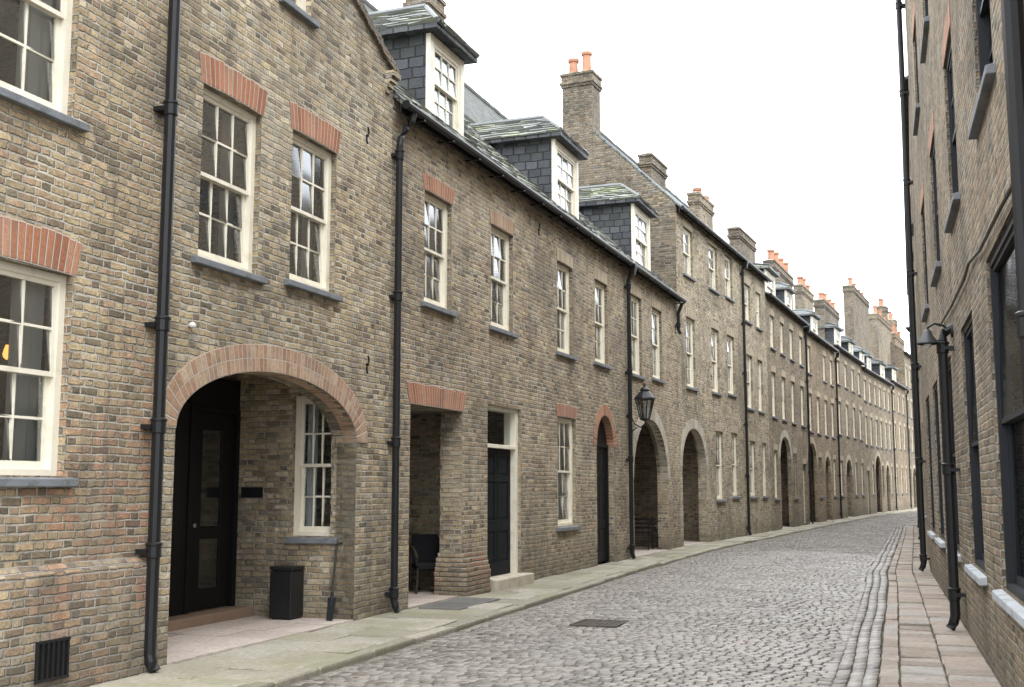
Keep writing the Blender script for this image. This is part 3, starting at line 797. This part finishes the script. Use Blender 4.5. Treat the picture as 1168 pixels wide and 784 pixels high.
h2.pipe(xp, 0, zz, d=-.09, r=.048, top=[(xp+.02, -.095, zz+.10), (xp+.10, -.13, zz+.24), (xp+.17, -.18, zz+.36), (xp+.19, -.2, zz+.50), (xp+.19, -.21, zz+.62)])

# --- narrow house with lantern
O2 = h2.end
h2b = House('brick_house', 'narrow two storey brick house with open arch and lantern just left of tall house', 'house', G_HOUSES, O2, angBC, LY-LX)
h2b.win(720, 732, 335, 425, lint='vb', curt='f', sw=.1)
h2b.win(744, 755, 350, 430, lint='vb', curt='r', sw=.1)
s0, s1 = h2b.loc(723, 560)[0], h2b.loc(762, 560)[0]
s0 = max(s0, .32)
BS0, BS1 = s0, s1
zc = h2b.loc(742, 479)[1]
h2b.arch(s0, s1, zc-(s1-s0)*.42, zc, .28, t=.3, mat='vs', nv=1, bw=.16)
h2b.porch(s0, s1, zc+.03, 3.6, wide=max(.1, LY-LX-s1-.12), front=.28)
place_door(h2b.root, 1.0, 2.1, (s0+.9, 3.5, .02), mat='doorblk')
h2b.finish('b2', 6.85, RD2, RZ2, real=True)
a = h2b.loc(722, 231, .3); c = h2b.loc(740, 262, .3); h2b.dormer(a[0], c[0], .3, a[1], rise=.6, real=True)
h2b.pipe(.06, 0, 6.35, d=-.09, r=.05, top=[(.06, -.15, 6.55), (.06, -.2, 6.62)], hopper=(.06, -.19, 6.72))
x = LY-LX-.25
h2b.pipe(x, 5.75, 6.35, top=[(x, -.15, 6.5), (x, -.2, 6.62)], collars=[6.0], shoe=True)

# --- tall three storey pair
D = Vector((9.59, 42.6)); O3 = h2b.end
ang3 = math.degrees(math.atan2(D.x-O3.x, D.y-O3.y)); L3 = (D-O3).length
tmp = House('x', 'x', 'x', None, O3, ang3, 1.); LM = tmp.loc(848, 450)[0]; bpy.data.objects.remove(tmp.root)
H3, R3, Z3 = 9.5, 2.95, 12.4
h3 = House('brick_house', 'tall three storey brick house whose gable and pot topped chimney overlook lower slate roof', 'house', G_HOUSES, O3, ang3, LM)
for p0, p1, yt, yb in ((779.5, 790, 258, 311), (808.5, 818, 277, 327), (827, 835, 290, 337)): h3.win(p0, p1, yt, yb, lint='vb', curt=random.choice(['l', 'r', 'f', 'b']), sw=.1)
for p0, p1, yt, yb in ((783, 793, 361, 440), (812, 820.5, 374, 446), (830, 838, 382, 448)): h3.win(p0, p1, yt, yb, lint='vb', curt=random.choice(['l', 'r', 'f', 'b']), sw=.1)
for p0, p1, yt, yb in ((817, 825.5, 492, 570), (835, 842, 494, 566)): h3.win(p0, p1, yt, yb, lint='vb', curt=random.choice(['l', 'r', 'b']), sw=.1)
s0, s1 = h3.loc(779, 560)[0], h3.loc(806, 560)[0]; zc = h3.loc(791, 489)[1]
h3.arch(s0, s1, zc-(s1-s0)*.42, zc, .25, t=.28, mat='vs', nv=1, bw=.14); h3.porch(s0, s1, zc+.03, 3.4, wide=.75, front=.25)
place_door(h3.root, 1.0, 2.1, (s0+.9, 3.3, .02), mat='wood', frame='wood')
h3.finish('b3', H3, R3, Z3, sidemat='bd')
h3.chimney_m(-.012, .72, 2.9, .92, 13.75, 2, 'bd', zbase=10.2, poth=.6, along=False)
h3.chimney(736, 753, 176, 1.9, .36, 0, 'bd')
h3.chimney(791, 807, 220, 1.5, .36, 2, 'b5', poth=.3)
h3.pipe(LM-.05, 0, 9.05, top=[(LM-.05, -.15, 9.2), (LM-.05, -.2, 9.28)], hopper=(LM-.05, -.19, 9.32))
O3b = h3.end
h3b = House('brick_house', 'three storey brick house right of the full height drainpipe, without arch', 'house', G_HOUSES, O3b, ang3, L3-LM)
for p0, p1, zA, zB in ((852, 858.5, 7.4, 8.7), (865, 870.5, 7.4, 8.7), (852.5, 859, 4.35, 6.2), (865, 870.5, 4.35, 6.2), (853.5, 860, 1.3, 3.2), (867.5, 872.5, 1.3, 3.2)):
    h3b.win_m(h3b.loc(p0, 450)[0], h3b.loc(p1, 450)[0], zA, zB, lint='vb', curt=random.choice(['l', 'r', 'f', 'b']), sw=.1)
h3b.finish('b3', H3, R3, Z3)
h3b.chimney(837, 855, 260, 1.2, .4, 0, 'bd')
q = h2.loc(560, 106, 6.6)
rb_ = House('brick_house', 'tall house behind, only its dark slate roof showing between the dormers', 'house', G_HOUSES, h2.world(q[0]-9.0, 6.1, 0)[:2], angBC, 13.0)
rb_.finish('b5', q[1]-1.75, 1.15, q[1], roof='darkslate', gutter=False)

# --- far houses
specs = [
 ('far terrace house with pale stone arch directly beyond the three storey houses', 9.0, 23.3, 'b4', 8.9, 10.2, [(.27, .95, 1.25), (.74, .65, 1.15)]),
 ('far terrace house with two neighbouring arches, second beyond the three storey houses', 9.0, 24.0, 'b6', 8.7, 10.0, [(.5, .75, 1.15)]),
 ('far terrace house under the tallest distant chimney stack with red pots', 10.0, 24.8, 'b4', 9.0, 10.4, [(.3, .85, 1.2), (.78, .6, 1.0)]),
 ('distant terrace house where the lane begins to bend right', 13.0, 25.6, 'b4', 8.8, 10.2, [(.16, .65, 1.1), (.38, .65, 1.1), (.85, .85, 1.2)]),
 ('distant terrace house just before the taller house that closes the row', 8.0, 26.0, 'b6', 9.1, 10.5, [(.5, .8, 1.15)]),
 ('taller brown house closing the far end of the left row', 9.0, 26.2, 'b5', 12.0, 14.0, [])]
O = Vector(D); far = []
for i, (lab, L, an, mt, he, zr, dl) in enumerate(specs):
    h = House('brick_house', lab, 'house', G_HOUSES, O, an, L); far.append(h)
    nb = max(3, int(L/2.15)); pit = L/nb
    arches = {0: [1], 1: [0, 2], 2: [1], 3: [2, 4], 4: [], 5: [1]}[i]
    zo = [0, -.15, .1, -.1, .1, .1][i]
    for j in range(nb):
        c = pit*(j+.5)+random.uniform(-.12, .12)*(j not in arches)
        h.win_m(c-.45, c+.45, 4.3+zo, 6.0+zo, lint='vb', curt=random.choice(['l', 'r', 'b', 'f', None]), sw=.1)
        if not (i == 1 and j == 1): h.win_m(c-.45, c+.45, 6.95+zo, 8.2+zo, lint='vb', curt=random.choice(['l', 'b', 'f', None]), sw=.1)
        if i == 5: h.win_m(c-.45, c+.45, 9.4, 10.9, lint='vb', curt='b', sw=.1)
        if j in arches:
            hw = {0: 1.18, 1: (1.2, 0, .85)[j] if j < 3 else 1, 2: 1.05, 3: 1.2 if j == 2 else .8, 5: 1.}[i]
            zc = 3.6 if hw > 1.1 else 3.1; h.arch(c-hw, c+hw, zc-.85*min(1, hw), zc, .14, t=.28, mat='vs' if i % 2 == 0 else 'vb', nv=1, bw=.14); h.porch(c-hw, c+hw, zc+.04, 3.0, wide=.95 if hw > 1.1 and c+hw+1.0 < L else .05, front=.14)
            place_door(h.root, 1.0, 2.1, (c-.2, 2.9, .02), mat='doorblk')
        elif (j+i) % 4 == 3:
            h.rect(c-.5, c+.5, 2.6, .3); place_door(h.root, 1.0, 2.55, (c-.5, .12, .04), mat=random.choice(['doorblk', 'doorblue', 'wood']), frame='cream', transom=.45, deep=.15)
            lintel_bm(1.0, 2.6, .23, .02, -.007).build('door_lintel', M['vb'], h.root, (c-.5, 0, 0))
        else: h.win_m(c-.4, c+.4, 1.2, 3.0, lint='vb', curt=random.choice(['l', 'r', 'b', 'f']), sw=.1)
    h.finish(mt, he, 2.6, zr)
    for q, hw, hh in dl:
        h.dormer(L*q-hw, L*q+hw, .25, he+hh, rise=.3, roof='stoneslate' if i == 0 else 'slate', cols=2)
    if i != 2: h.pipe(L-.06, 0, he-.45, top=[(L-.06, -.15, he-.3), (L-.06, -.2, he-.2)], hopper=(L-.06, -.19, he-.15))
    O = h.end
far[0].chimney(877, 898, 297, 1.0, .42, 4, 'bd', poth=.55)
far[1].chimney(910, 923, 325, 1.1, .36, 3, 'b5', poth=.5)
far[1].chimney(934, 951, 342, 1.0, .5, 4, 'bd', poth=.6)
far[2].chimney(967, 985, 326, 1.2, .6, 4, 'bd', poth=.6)
far[3].chimney(996, 1011, 358, 1.2, .6, 3, 'b5', poth=.6)
far[3].chimney(1017, 1027, 380, 1.0, .5, 3, 'b6', poth=.7)
far[5].chimney_m(.05, 1.2, 1.6, .8, 15.6, 3, 'bd', poth=.7)
far[5].chimney_m(5.0, 6.2, 1.6, .8, 15.2, 3, 'b5', poth=.7)

# ------------------------------------------------------------------ right side
RE = Vector((8.05, 22.3)); angR = 17.7
G_R = 'brick buildings along the right side of the lane'
r1 = House('brick_building', 'tall brown brick building close at right edge with big stone sills and three drainpipes', 'building', G_R, RE, angR, 20.0, flip=True)
def rs(F): return (22.3-F)/math.cos(R(angR))
for F_ in (4.6, 8.4, 11.9, 15.4, 18.9):
    c = rs(F_)
    for z0, z1 in ((4.55, 6.35), (7.9, 9.5)):
        r1.win_m(c-.65, c+.65, z0, z1, rec=.03, fm='dark', sill='sill', lint='vr', curt=None, sw=.16)
for F_, zz, hw in ((5.0, 3.3, .75), (8.05, 3.4, 1.0), (11.2, 3.25, .75), (14.4, 3.2, .75), (17.6, 3.2, .75), (20.4, 3.2, .75)):
    c = rs(F_); r1.win_m(c-hw, c+hw, .82, zz, rec=.025, fm='dark', sill='stonesill', lint=None, cols=2 if hw < .9 else 1, rows=1, sw=.16)
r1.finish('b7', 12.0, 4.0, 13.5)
r1.pipe(.1, 0, 11.5, d=-.12, r=.055, top=[(.1, -.2, 11.7)])
r1.pipe(rs(13.1), 0, 3.3, d=-.12, r=.055, collars=[.4, 1.8, 3.2], top=[(rs(13.1), -.08, 3.4), (rs(13.1), .02, 3.45)])
r1.pipe(rs(5.62), 0, 11.5, d=-.13, r=.055, collars=[.6, 2.4, 5.5, 7.0, 9, 11])
r2 = House('brick_building', 'dark brick building beyond the corner drainpipe on the right, mostly hidden', 'building', G_R, (17.2, 48.5), 19.25, 27.6, flip=True)
for j in range(8):
    c = 1.8+3.3*j
    for z0, z1 in ((1.0, 3.0), (4.3, 6.1), (7.4, 8.9)): r2.win_m(c-.5, c+.5, z0, z1, rec=.12, lint='vb', sw=.12)
r2.finish('b5', 9.9, 3.0, 11.6, gutter=False)
r2.chimney_m(.1, 1.0, .7, .7, 11.6, 2, 'bd')
r2.pipe(2.9, 0, 9.7); r2.pipe(14, 0, 9.7)
r3 = House('brick_building', 'brown brick building hidden round the bend at far end of right side', 'building', G_R, (28.2, 72.0), 25.1, 25.9, flip=True)
for j in range(6):
    c = 2+4*j
    for z0, z1 in ((1.0, 3.0), (4.3, 6.1)): r3.win_m(c-.5, c+.5, z0, z1, lint='vb')
r3.finish('b4', 8.5, 3, 10.5)

x, z = r1.loc(1066, 378, -.2)
wl = empty('wall_lamp', 'small dark grey wall lamp on a bracket high on the right hand wall', 'lamp', r1.world(x, 0, z), r1.rot)
b = MB(); b.tube([(0, .01, -.02), (0, -.025, -.02)], .06, 12); b.tube([(0, -.02, -.02), (0, -.1, .06), (0, -.2, .09), (0, -.27, .05), (0, -.28, .0)], .014, 8); b.build('bracket', M['black'], wl)
b = MB(); b.lathe([(.03, .02), (.045, 0), (.06, -.05), (.12, -.13), (.125, -.15), (.11, -.15), (.05, -.05)], (0, -.28, 0), 16); b.build('lamp_shade', M['darkgrey'], wl, smooth=True)
b = MB(); b.lathe([(.02, -.06), (.05, -.11), (.05, -.15), (.025, -.19), (.004, -.2)], (0, -.28, 0), 12); b.build('bulb', M['whiteplastic'], wl, smooth=True)
P = []
for px, py in ((1190, 150), (1168, 188), (1140, 240), (1118, 285), (1105, 300), (1100, 318), (1085, 350), (1072, 372)):
    q = r1.loc(px, py, -.03); P.append(r1.world(q[0], -.03, q[1]))
b = MB(); b.tube(P, .014, 6); tag(b.build('cable', M['black']), 'black cable sagging across the right hand brick wall to the lamp', 'cable')

# ------------------------------------------------------------------ street things
x = .12; z = h2b.loc(724, 478, -.42)[1]
ln = empty('wall_lantern', 'black traditional lantern on scrolled bracket beside the drainpipe at the arch', 'lantern', h2b.world(x, -.42, z), h2b.rot)
b = MB()
b.tube([(0, .33, .12), (0, .25, -.05), (0, .1, -.14), (0, 0, -.06), (0, 0, .02)], .018, 8)
b.tube([(0, .42, .12), (0, .33, .12)], .05, 10); b.tube([(0, .38, -.3), (0, .3, -.22), (0, .18, -.13)], .013, 8)
b.build('bracket', M['black'], ln)
c = MB()
def ringp(r, z, n=6): return [(r*math.cos(2*PI*i/n+.5), r*math.sin(2*PI*i/n+.5), z) for i in range(n)]
lo, hi = ringp(.11, .05), ringp(.22, .5)
for i in range(6):
    c.tube([lo[i], hi[i]], .012, 6); c.tube([lo[i], lo[(i+1) % 6]], .014, 6); c.tube([hi[i], hi[(i+1) % 6]], .016, 6)
c.lathe([(.03, 0), (.11, .03), (.11, .055)], n=6); c.build('cage', M['black'], ln)
p = MB(); l2, h2_ = ringp(.108, .06), ringp(.216, .49)
for i in range(6): p.face([l2[i], l2[(i+1) % 6], h2_[(i+1) % 6], h2_[i]])
p.build('pane', M['lampglass'], ln)
t = MB(); t.lathe([(.25, .5), (.24, .53), (.13, .66), (.10, .68), (.11, .72), (.05, .78), (.02, .8), (.03, .83), (.005, .88)], n=12); t.build('cap', M['black'], ln)
q = MB(); q.lathe([(.03, .06), (.03, .14), (.05, .2), (.055, .28), (.03, .34), (.004, .36)], n=10); q.build('bulb', M['whiteplastic'], ln, smooth=True)

# dark chair with curved arms just inside the square porch
ch = empty('armchair', 'dark padded armchair with curved arms inside the square porch opening', 'chair', h2.world(2.80, .70, .017), h2.rot-.9)
b = MB(); b.box(-.23, .23, -.25, .22, .34, .45); b.build('seat', M['fabric'], ch, bevel=.03)
b = MB(); b.hexa([(-.22, .17, .44), (.22, .17, .44), (.22, .23, .44), (-.22, .23, .44), (-.21, .25, .86), (.21, .25, .86), (.21, .31, .86), (-.21, .31, .86)]); b.build('backrest', M['fabric'], ch, bevel=.025)
for sx in (-1, 1):
    b = MB(); b.tube([(sx*.25, .22, .66), (sx*.27, .05, .68), (sx*.28, -.12, .67), (sx*.27, -.23, .62), (sx*.25, -.27, .54), (sx*.24, -.22, .42)], .022, 8); b.build('armrest', M['wood'], ch)
    b = MB(); b.tube([(sx*.24, .24, 0), (sx*.23, .2, .43), (sx*.24, .27, .80)], .02, 8); b.build('leg', M['wood'], ch)
    b = MB(); b.tube([(sx*.25, -.26, 0), (sx*.22, -.21, .38)], .02, 8); b.build('leg', M['wood'], ch)
def bag(p, r, sq, label):
    e = empty('rubbish_bag', label, 'bag', p, 1.3)
    b = MB(); n, m = 22, 14; ph = random.random()*9
    for j in range(m+1):
        t = j/m; z = t*sq
        prof = r*(math.sin(PI*min(1., .12+t*.86)))**.6 if t < .86 else r*(.30 - .9*(t-.86)) if t < .95 else r*(.2+2.5*(t-.95))
        for i in range(n):
            a = 2*PI*i/n
            k = 1+.22*mnoise.noise(Vector((math.cos(a)*1.6+ph, math.sin(a)*1.6, t*3)))+.06*math.sin(9*a+ph)*t
            b.v.append((prof*k*math.cos(a), prof*k*math.sin(a), z))
    for j in range(m):
        for i in range(n): b.f.append((j*n+i, j*n+(i+1) % n, (j+1)*n+(i+1) % n, (j+1)*n+i))
    b.f.append(tuple(range(n))[::-1])
    b.build('sack', M['bag'], e, smooth=True)
    c = MB(); c.tube([(r*.22*math.cos(a), r*.22*math.sin(a), sq*.93) for a in [2*PI*i/12 for i in range(13)]], .012, 6); c.build('tie', M['grey'], e)
bag(h2.world(2.75, 1.5, .02), .3, .62, 'black rubbish bag behind the chair in the square porch')

bx = empty('bench', 'dark metal slatted bench inside the open arch below the lantern', 'bench', h2b.world(BS1-.28, .92, .015), h2b.rot)
b = MB()
for i in range(5): b.box(-.2+i*.085, -.13+i*.085, -.6, .6, .42, .445)
b.build('seat', M['black'], bx)
b = MB()
for i in range(3): b.box(.22, .245, -.6, .6, .52+i*.11, .57+i*.11)
b.build('backrest', M['black'], bx)
for y in (-.5, .5):
    b = MB(); b.tube([(-.2, y, 0), (-.17, y, .41), (.2, y, .41)], .02, 8); b.build('leg', M['black'], bx)
    b = MB(); b.tube([(.25, y, 0), (.2, y, .41), (.26, y, .82)], .02, 8); b.build('leg', M['black'], bx)
    b = MB(); b.tube([(-.17, y, .41), (-.19, y, .62), (.22, y, .64)], .016, 8); b.build('armrest', M['black'], bx)

# ------------------------------------------------------------------ ground
def tabf(tab):
    def f(x):
        if x <= tab[0][0]: i = 0
        elif x >= tab[-1][0]: i = len(tab)-2
        else: i = max(k for k in range(len(tab)-1) if tab[k][0] <= x)
        (a, b_), (c, d) = tab[i], tab[i+1]
        return b_+(d-b_)*(x-a)/(c-a)
    return f
LT = [(A.y-10*dAB.y, A.x-10*dAB.x), (A.y, A.x), (B.y, B.x), (O3.y, O3.x), (D.y, D.x)]+[(h.end.y, h.end.x) for h in far]
LW = tabf(LT)
RW = tabf([(0, .914+.05), (22.3, 8.05), (48.5, 17.2), (72, 28.2), (96, 40.5)])
AN = tabf([(0, 19.6), (15, 20.4), (30, 22.2), (45, 23.8), (95, 26.2)])
def clampf(f, lo, hi): return lambda x: min(hi, max(lo, f(x)))
KL = clampf(tabf([(9, 1.42), (15, 1.36), (23, 1.02), (40, .9)]), .9, 1.42)
KR = clampf(tabf([(9, .98), (19, .8), (40, .7)]), .7, 1.0)
def LK(F): return LW(F)+KL(F)/math.cos(R(AN(F)))
def RK(F): return RW(F)-KR(F)/math.cos(R(AN(F)))
def camber(fr): return -.05*(1-fr)-.028*fr+.04*math.sin(PI*fr)

class Stones:
    def __init__(s): s.b = MB(); s.r = []
    def quad(s, c, z, dep, bev, rv, fine=True, zj=0.):
        cx = sum(p[0] for p in c)/4; cy = sum(p[1] for p in c)/4
        V, Fc = s.b.v, s.b.f; i = len(V)
        zz = [z+random.uniform(-zj, zj) for _ in c]
        for p in c: V.append((p[0], p[1], z-dep))
        if fine:
            for p, q in zip(c, zz): V.append((p[0], p[1], q-bev))
        for p, q in zip(c, zz):
            l = math.hypot(p[0]-cx, p[1]-cy); k = max(0., 1-bev*1.7/max(l, .01))
            V.append((cx+(p[0]-cx)*k, cy+(p[1]-cy)*k, q))
        n = 3 if fine else 2
        for a in range(n-1):
            for j in range(4): Fc.append((i+a*4+j, i+a*4+(j+1) % 4, i+a*4+4+(j+1) % 4, i+a*4+4+j)); s.r.append(rv)
        t = i+(n-1)*4; Fc.append((t, t+1, t+2, t+3)); s.r.append(rv)

st = Stones(); F0 = 4.0
GUT = .36
while F0 < 94:
    a = R(AN(F0)); ca, sa = math.cos(a), math.sin(a); x0 = LW(F0); t = KL(F0)+.01
    tt = t
    while tt < 9:
        X, Y = x0+ca*tt, F0-sa*tt
        if X > RK(Y)-(GUT+.01)/ca: break
        tt += .05
    T = tt; fine = F0 < 30
    pitch = random.uniform(.088, .10) if F0 < 45 else .13
    while t < T-.03:
        w = random.uniform(.085, .155) if F0 < 45 else random.uniform(.11, .2)
        if T-t-w < .07: w = T-t
        g = .0042; xs = (t+g, t+w-g)
        cs = []
        for u, dy in ((xs[0], g), (xs[1], g), (xs[1], pitch-g), (xs[0], pitch-g)):
            fr = (u-KL(F0))/max(.1, T-KL(F0)); bul = .22*math.sin(PI*max(0, min(1, fr)))+.02*math.sin(u*2.1+F0*.5)
            X = x0+ca*u+sa*(dy+bul)+random.uniform(-.004, .004); Y = F0-sa*u+ca*(dy+bul)+random.uniform(-.004, .004)
            cs.append((X, Y))
        fr = ((xs[0]+xs[1])/2-KL(F0))/max(.1, T-KL(F0))
        z = camber(fr)+random.gauss(0, .0018)+.016*mnoise.noise(Vector((cs[0][0]*.5, cs[0][1]*.5, 0)))
        st.quad(cs, z, .045, .0075, random.random(), fine, .002)
        t += w
    F0 += pitch/ca
for j in range(3):
    F0 = 4.0+j*.07
    while F0 < 92:
        l = random.uniform(.16, .28); cs = []
        o0 = GUT-.12*j
        for off, dF in ((o0, 0.004), (o0-.113, .004), (o0-.113, l-.004), (o0, l-.004)):
            F_ = F0+dF; a = R(AN(F_)); cs.append((RK(F_)-off/math.cos(a)+random.uniform(-.006, .006)+.012*math.sin(F_*1.3), F_))
        z = camber(1.)+random.gauss(0, .003)-(.012 if j == 1 else .002)
        st.quad(cs, z, .05, .009, random.random()*.8, F0 < 30, .003); F0 += l
struct(st.b.build('road', M['sett'], smooth=True, rnd=st.r))

def strip(name, mat, f0, f1, step, left, right):
    b = MB(); F = f0
    while F < f1:
        F2 = F+step; n = 8
        for i in range(n):
            def P(F, k):
                q = k/n; return (left(F)+(right(F)-left(F))*q, F, (camber(q)-.026))
            b.face([P(F, i), P(F, i+1), P(F2, i+1), P(F2, i)])
        F = F2
    return struct(b.build(name, M[mat]))
strip('road_bed', 'soil', 3, 96, 1.5, lambda F: LK(F)-.1, lambda F: RK(F)+.1)

fl = Stones(); kb = Stones(); F0 = 3.0
def lpt(F, t): a = R(AN(F)); return (LW(F)+math.cos(a)*t, F-math.sin(a)*t)
def rpt(F, t): a = R(AN(F)); return (RW(F)-math.cos(a)*t, F+math.sin(a)*t)
def jit(c, e=.007): return [(p[0]+random.uniform(-e, e), p[1]+random.uniform(-e, e)) for p in c]
while F0 < 94:
    l = random.uniform(.5, .95); F1 = F0+l
    k0, k1 = KL(F0)-.19, KL(F1)-.19; g = .007
    sp_ = [0] if random.random() < .15 else [0, random.uniform(.38, .62)]
    for i, q in enumerate(sp_):
        q2 = sp_[i+1] if i+1 < len(sp_) else 1.
        ta = lambda k, q: -.08+(k+.08)*q
        fl.quad(jit([lpt(F0+g, ta(k0, q)+g), lpt(F0+g, ta(k0, q2)-g), lpt(F1-g, ta(k1, q2)-g), lpt(F1-g, ta(k1, q)+g)], .009), random.gauss(0, .005), .12, .011, random.random(), True, .007)
    F0 = F1
F0 = 3.0
while F0 < 94:
    F1 = F0+random.uniform(.6, 1.15); g = .005
    kb.quad(jit([lpt(F0+g, KL(F0)-.185), lpt(F0+g, KL(F0)-.01), lpt(F1-g, KL(F1)-.01), lpt(F1-g, KL(F1)-.185)], .009), random.gauss(-.002, .006), .16, .018, random.random(), True, .006); F0 = F1
struct(fl.b.build('pavement', M['flag'], rnd=fl.r))
struct(kb.b.build('kerb', M['flag'], rnd=kb.r))
f2 = Stones()
for col in (0, 1, 2):
    F0 = 3.0+col*.13
    while F0 < 94:
        l = random.uniform(.22, .46) if col < 2 else random.uniform(.35, .6); F1 = F0+l; g = .007; a0, a1 = KR(F0), KR(F1)
        lo, hi = ((-.06, .42), (.42, .82), (.82, 1.0))[col]
        f2.quad(jit([rpt(F0+g, a0*hi-g), rpt(F0+g, a0*lo+g), rpt(F1-g, a1*lo+g), rpt(F1-g, a1*hi-g)], .008), random.gauss(-.006, .006), .12, .010, random.random(), True, .006); F0 = F1
struct(f2.b.build('pavement', M['flag2'], rnd=f2.r))
b = MB(); F = 3.
while F < 94:
    b.face([(*lpt(F, -.1), -.018), (*lpt(F, KL(F)-.03), -.018), (*lpt(F+1.5, KL(F+1.5)-.03), -.018), (*lpt(F+1.5, -.1), -.018)])
    b.face([(*rpt(F, -.1), -.026), (*rpt(F, KR(F)-.01), -.026), (*rpt(F+1.5, KR(F+1.5)-.01), -.026), (*rpt(F+1.5, -.1), -.026)])
    F += 1.5
struct(b.build('pavement_bed', M['soil']))
b = MB(); b.face([(-300, -150, -.16), (300, -150, -.16), (300, 600, -.16), (-300, 600, -.16)]); struct(b.build('ground', M['soil']))

p = gnd(684, 713, -.02)
mh = empty('drain_cover', 'rusty rectangular iron drain cover set flush in the cobbles', 'drain cover', (p.x, p.y, -.02), R(90-20.5))
b = MB(); b.box(-.3, .3, -.28, -.25, 0, .03); b.box(-.3, .3, .25, .28, 0, .03); b.box(-.3, -.27, -.25, .25, 0, .03); b.box(.27, .3, -.25, .25, 0, .03); b.build('frame', M['iron'], mh)
b = MB(); b.box(-.265, .265, -.245, .245, -.01, .02)
for i in range(9):
    for j in range(8):
        x, y = -.24+i*.06, -.21+j*.06; b.box(x-.018, x+.018, y-.018, y+.018, .02, .027)
b.build('lid', M['iron'], mh)
pl = empty('cover_plate', 'dark grey metal cover plates in pavement before the square porch opening', 'cover plate', h2.world(h2.loc(490, 560)[0]+.15, -.42, .006), h2.rot)
for i in range(2):
    b = MB(); b.box(-.72+i*.73, -.01+i*.73, -.3, .3, -.02, .012+.002*i)
    for j in range(11): b.box(-.68+i*.73+j*.06, -.66+i*.73+j*.06, -.27, .27, .008, .017)
    b.build('plate', M['plate'], pl)

# ------------------------------------------------------------------ world, light, camera
W = bpy.data.worlds.new('World'); S.world = W; W.use_nodes = True
nt = W.node_tree; bg = nt.nodes['Background']
sky = nt.nodes.new('ShaderNodeTexSky'); sky.sky_type = 'NISHITA'; sky.sun_disc = False
sd = Vector((.35, -.6, .95)).normalized()
sky.sun_elevation = math.asin(sd.z); sky.sun_rotation = math.atan2(sd.x, sd.y)
tc = nt.nodes.new('ShaderNodeTexCoord'); sp = nt.nodes.new('ShaderNodeSeparateXYZ'); nt.links.new(tc.outputs['Generated'], sp.inputs[0])
rp_ = nt.nodes.new('ShaderNodeValToRGB'); nt.links.new(sp.outputs[2], rp_.inputs[0])
for e, (q, c) in zip(rp_.color_ramp.elements, ((0., (.585, .61, .645, 1)), (1., (.955, .98, 1.0, 1)))): e.position = q; e.color = c
e = rp_.color_ramp.elements.new(.45); e.color = (.69, .715, .75, 1)
cl = nt.nodes.new('ShaderNodeTexNoise'); cl.inputs['Scale'].default_value = 2.2; cl.inputs['Detail'].default_value = 4
nt.links.new(tc.outputs['Generated'], cl.inputs['Vector'])
mr = nt.nodes.new('ShaderNodeMapRange'); nt.links.new(cl.outputs[0], mr.inputs[0])
for i, v in enumerate((.3, .7, 53.0, 59.0)): mr.inputs[i+1].default_value = v
vm = nt.nodes.new('ShaderNodeVectorMath'); vm.operation = 'SCALE'; nt.links.new(rp_.outputs[0], vm.inputs[0]); nt.links.new(mr.outputs[0], vm.inputs[3])
mx = nt.nodes.new('ShaderNodeMix'); mx.data_type = 'RGBA'; mx.inputs[0].default_value = .93
nt.links.new(sky.outputs[0], mx.inputs[6]); nt.links.new(vm.outputs[0], mx.inputs[7]); nt.links.new(mx.outputs[2], bg.inputs[0])
bg.inputs[1].default_value = .1
sl = bpy.data.lights.new('sun', 'SUN'); sl.energy = 1.5; sl.angle = R(25); sl.color = (1, .98, .955)
so = bpy.data.objects.new('sun', sl); COL.objects.link(so); so.rotation_euler = (-sd).to_track_quat('-Z', 'Y').to_euler()

cam = bpy.data.cameras.new('camera'); cam.sensor_width = 36; cam.lens = FP/1168*36; cam.clip_end = 2000
co = bpy.data.objects.new('camera', cam); COL.objects.link(co); co.location = (0, 0, EYE); co.rotation_euler = (R(90)+TH, 0, 0)
S.camera = co
S.view_settings.view_transform = 'Standard'; S.view_settings.look = 'None'; S.view_settings.exposure = 0
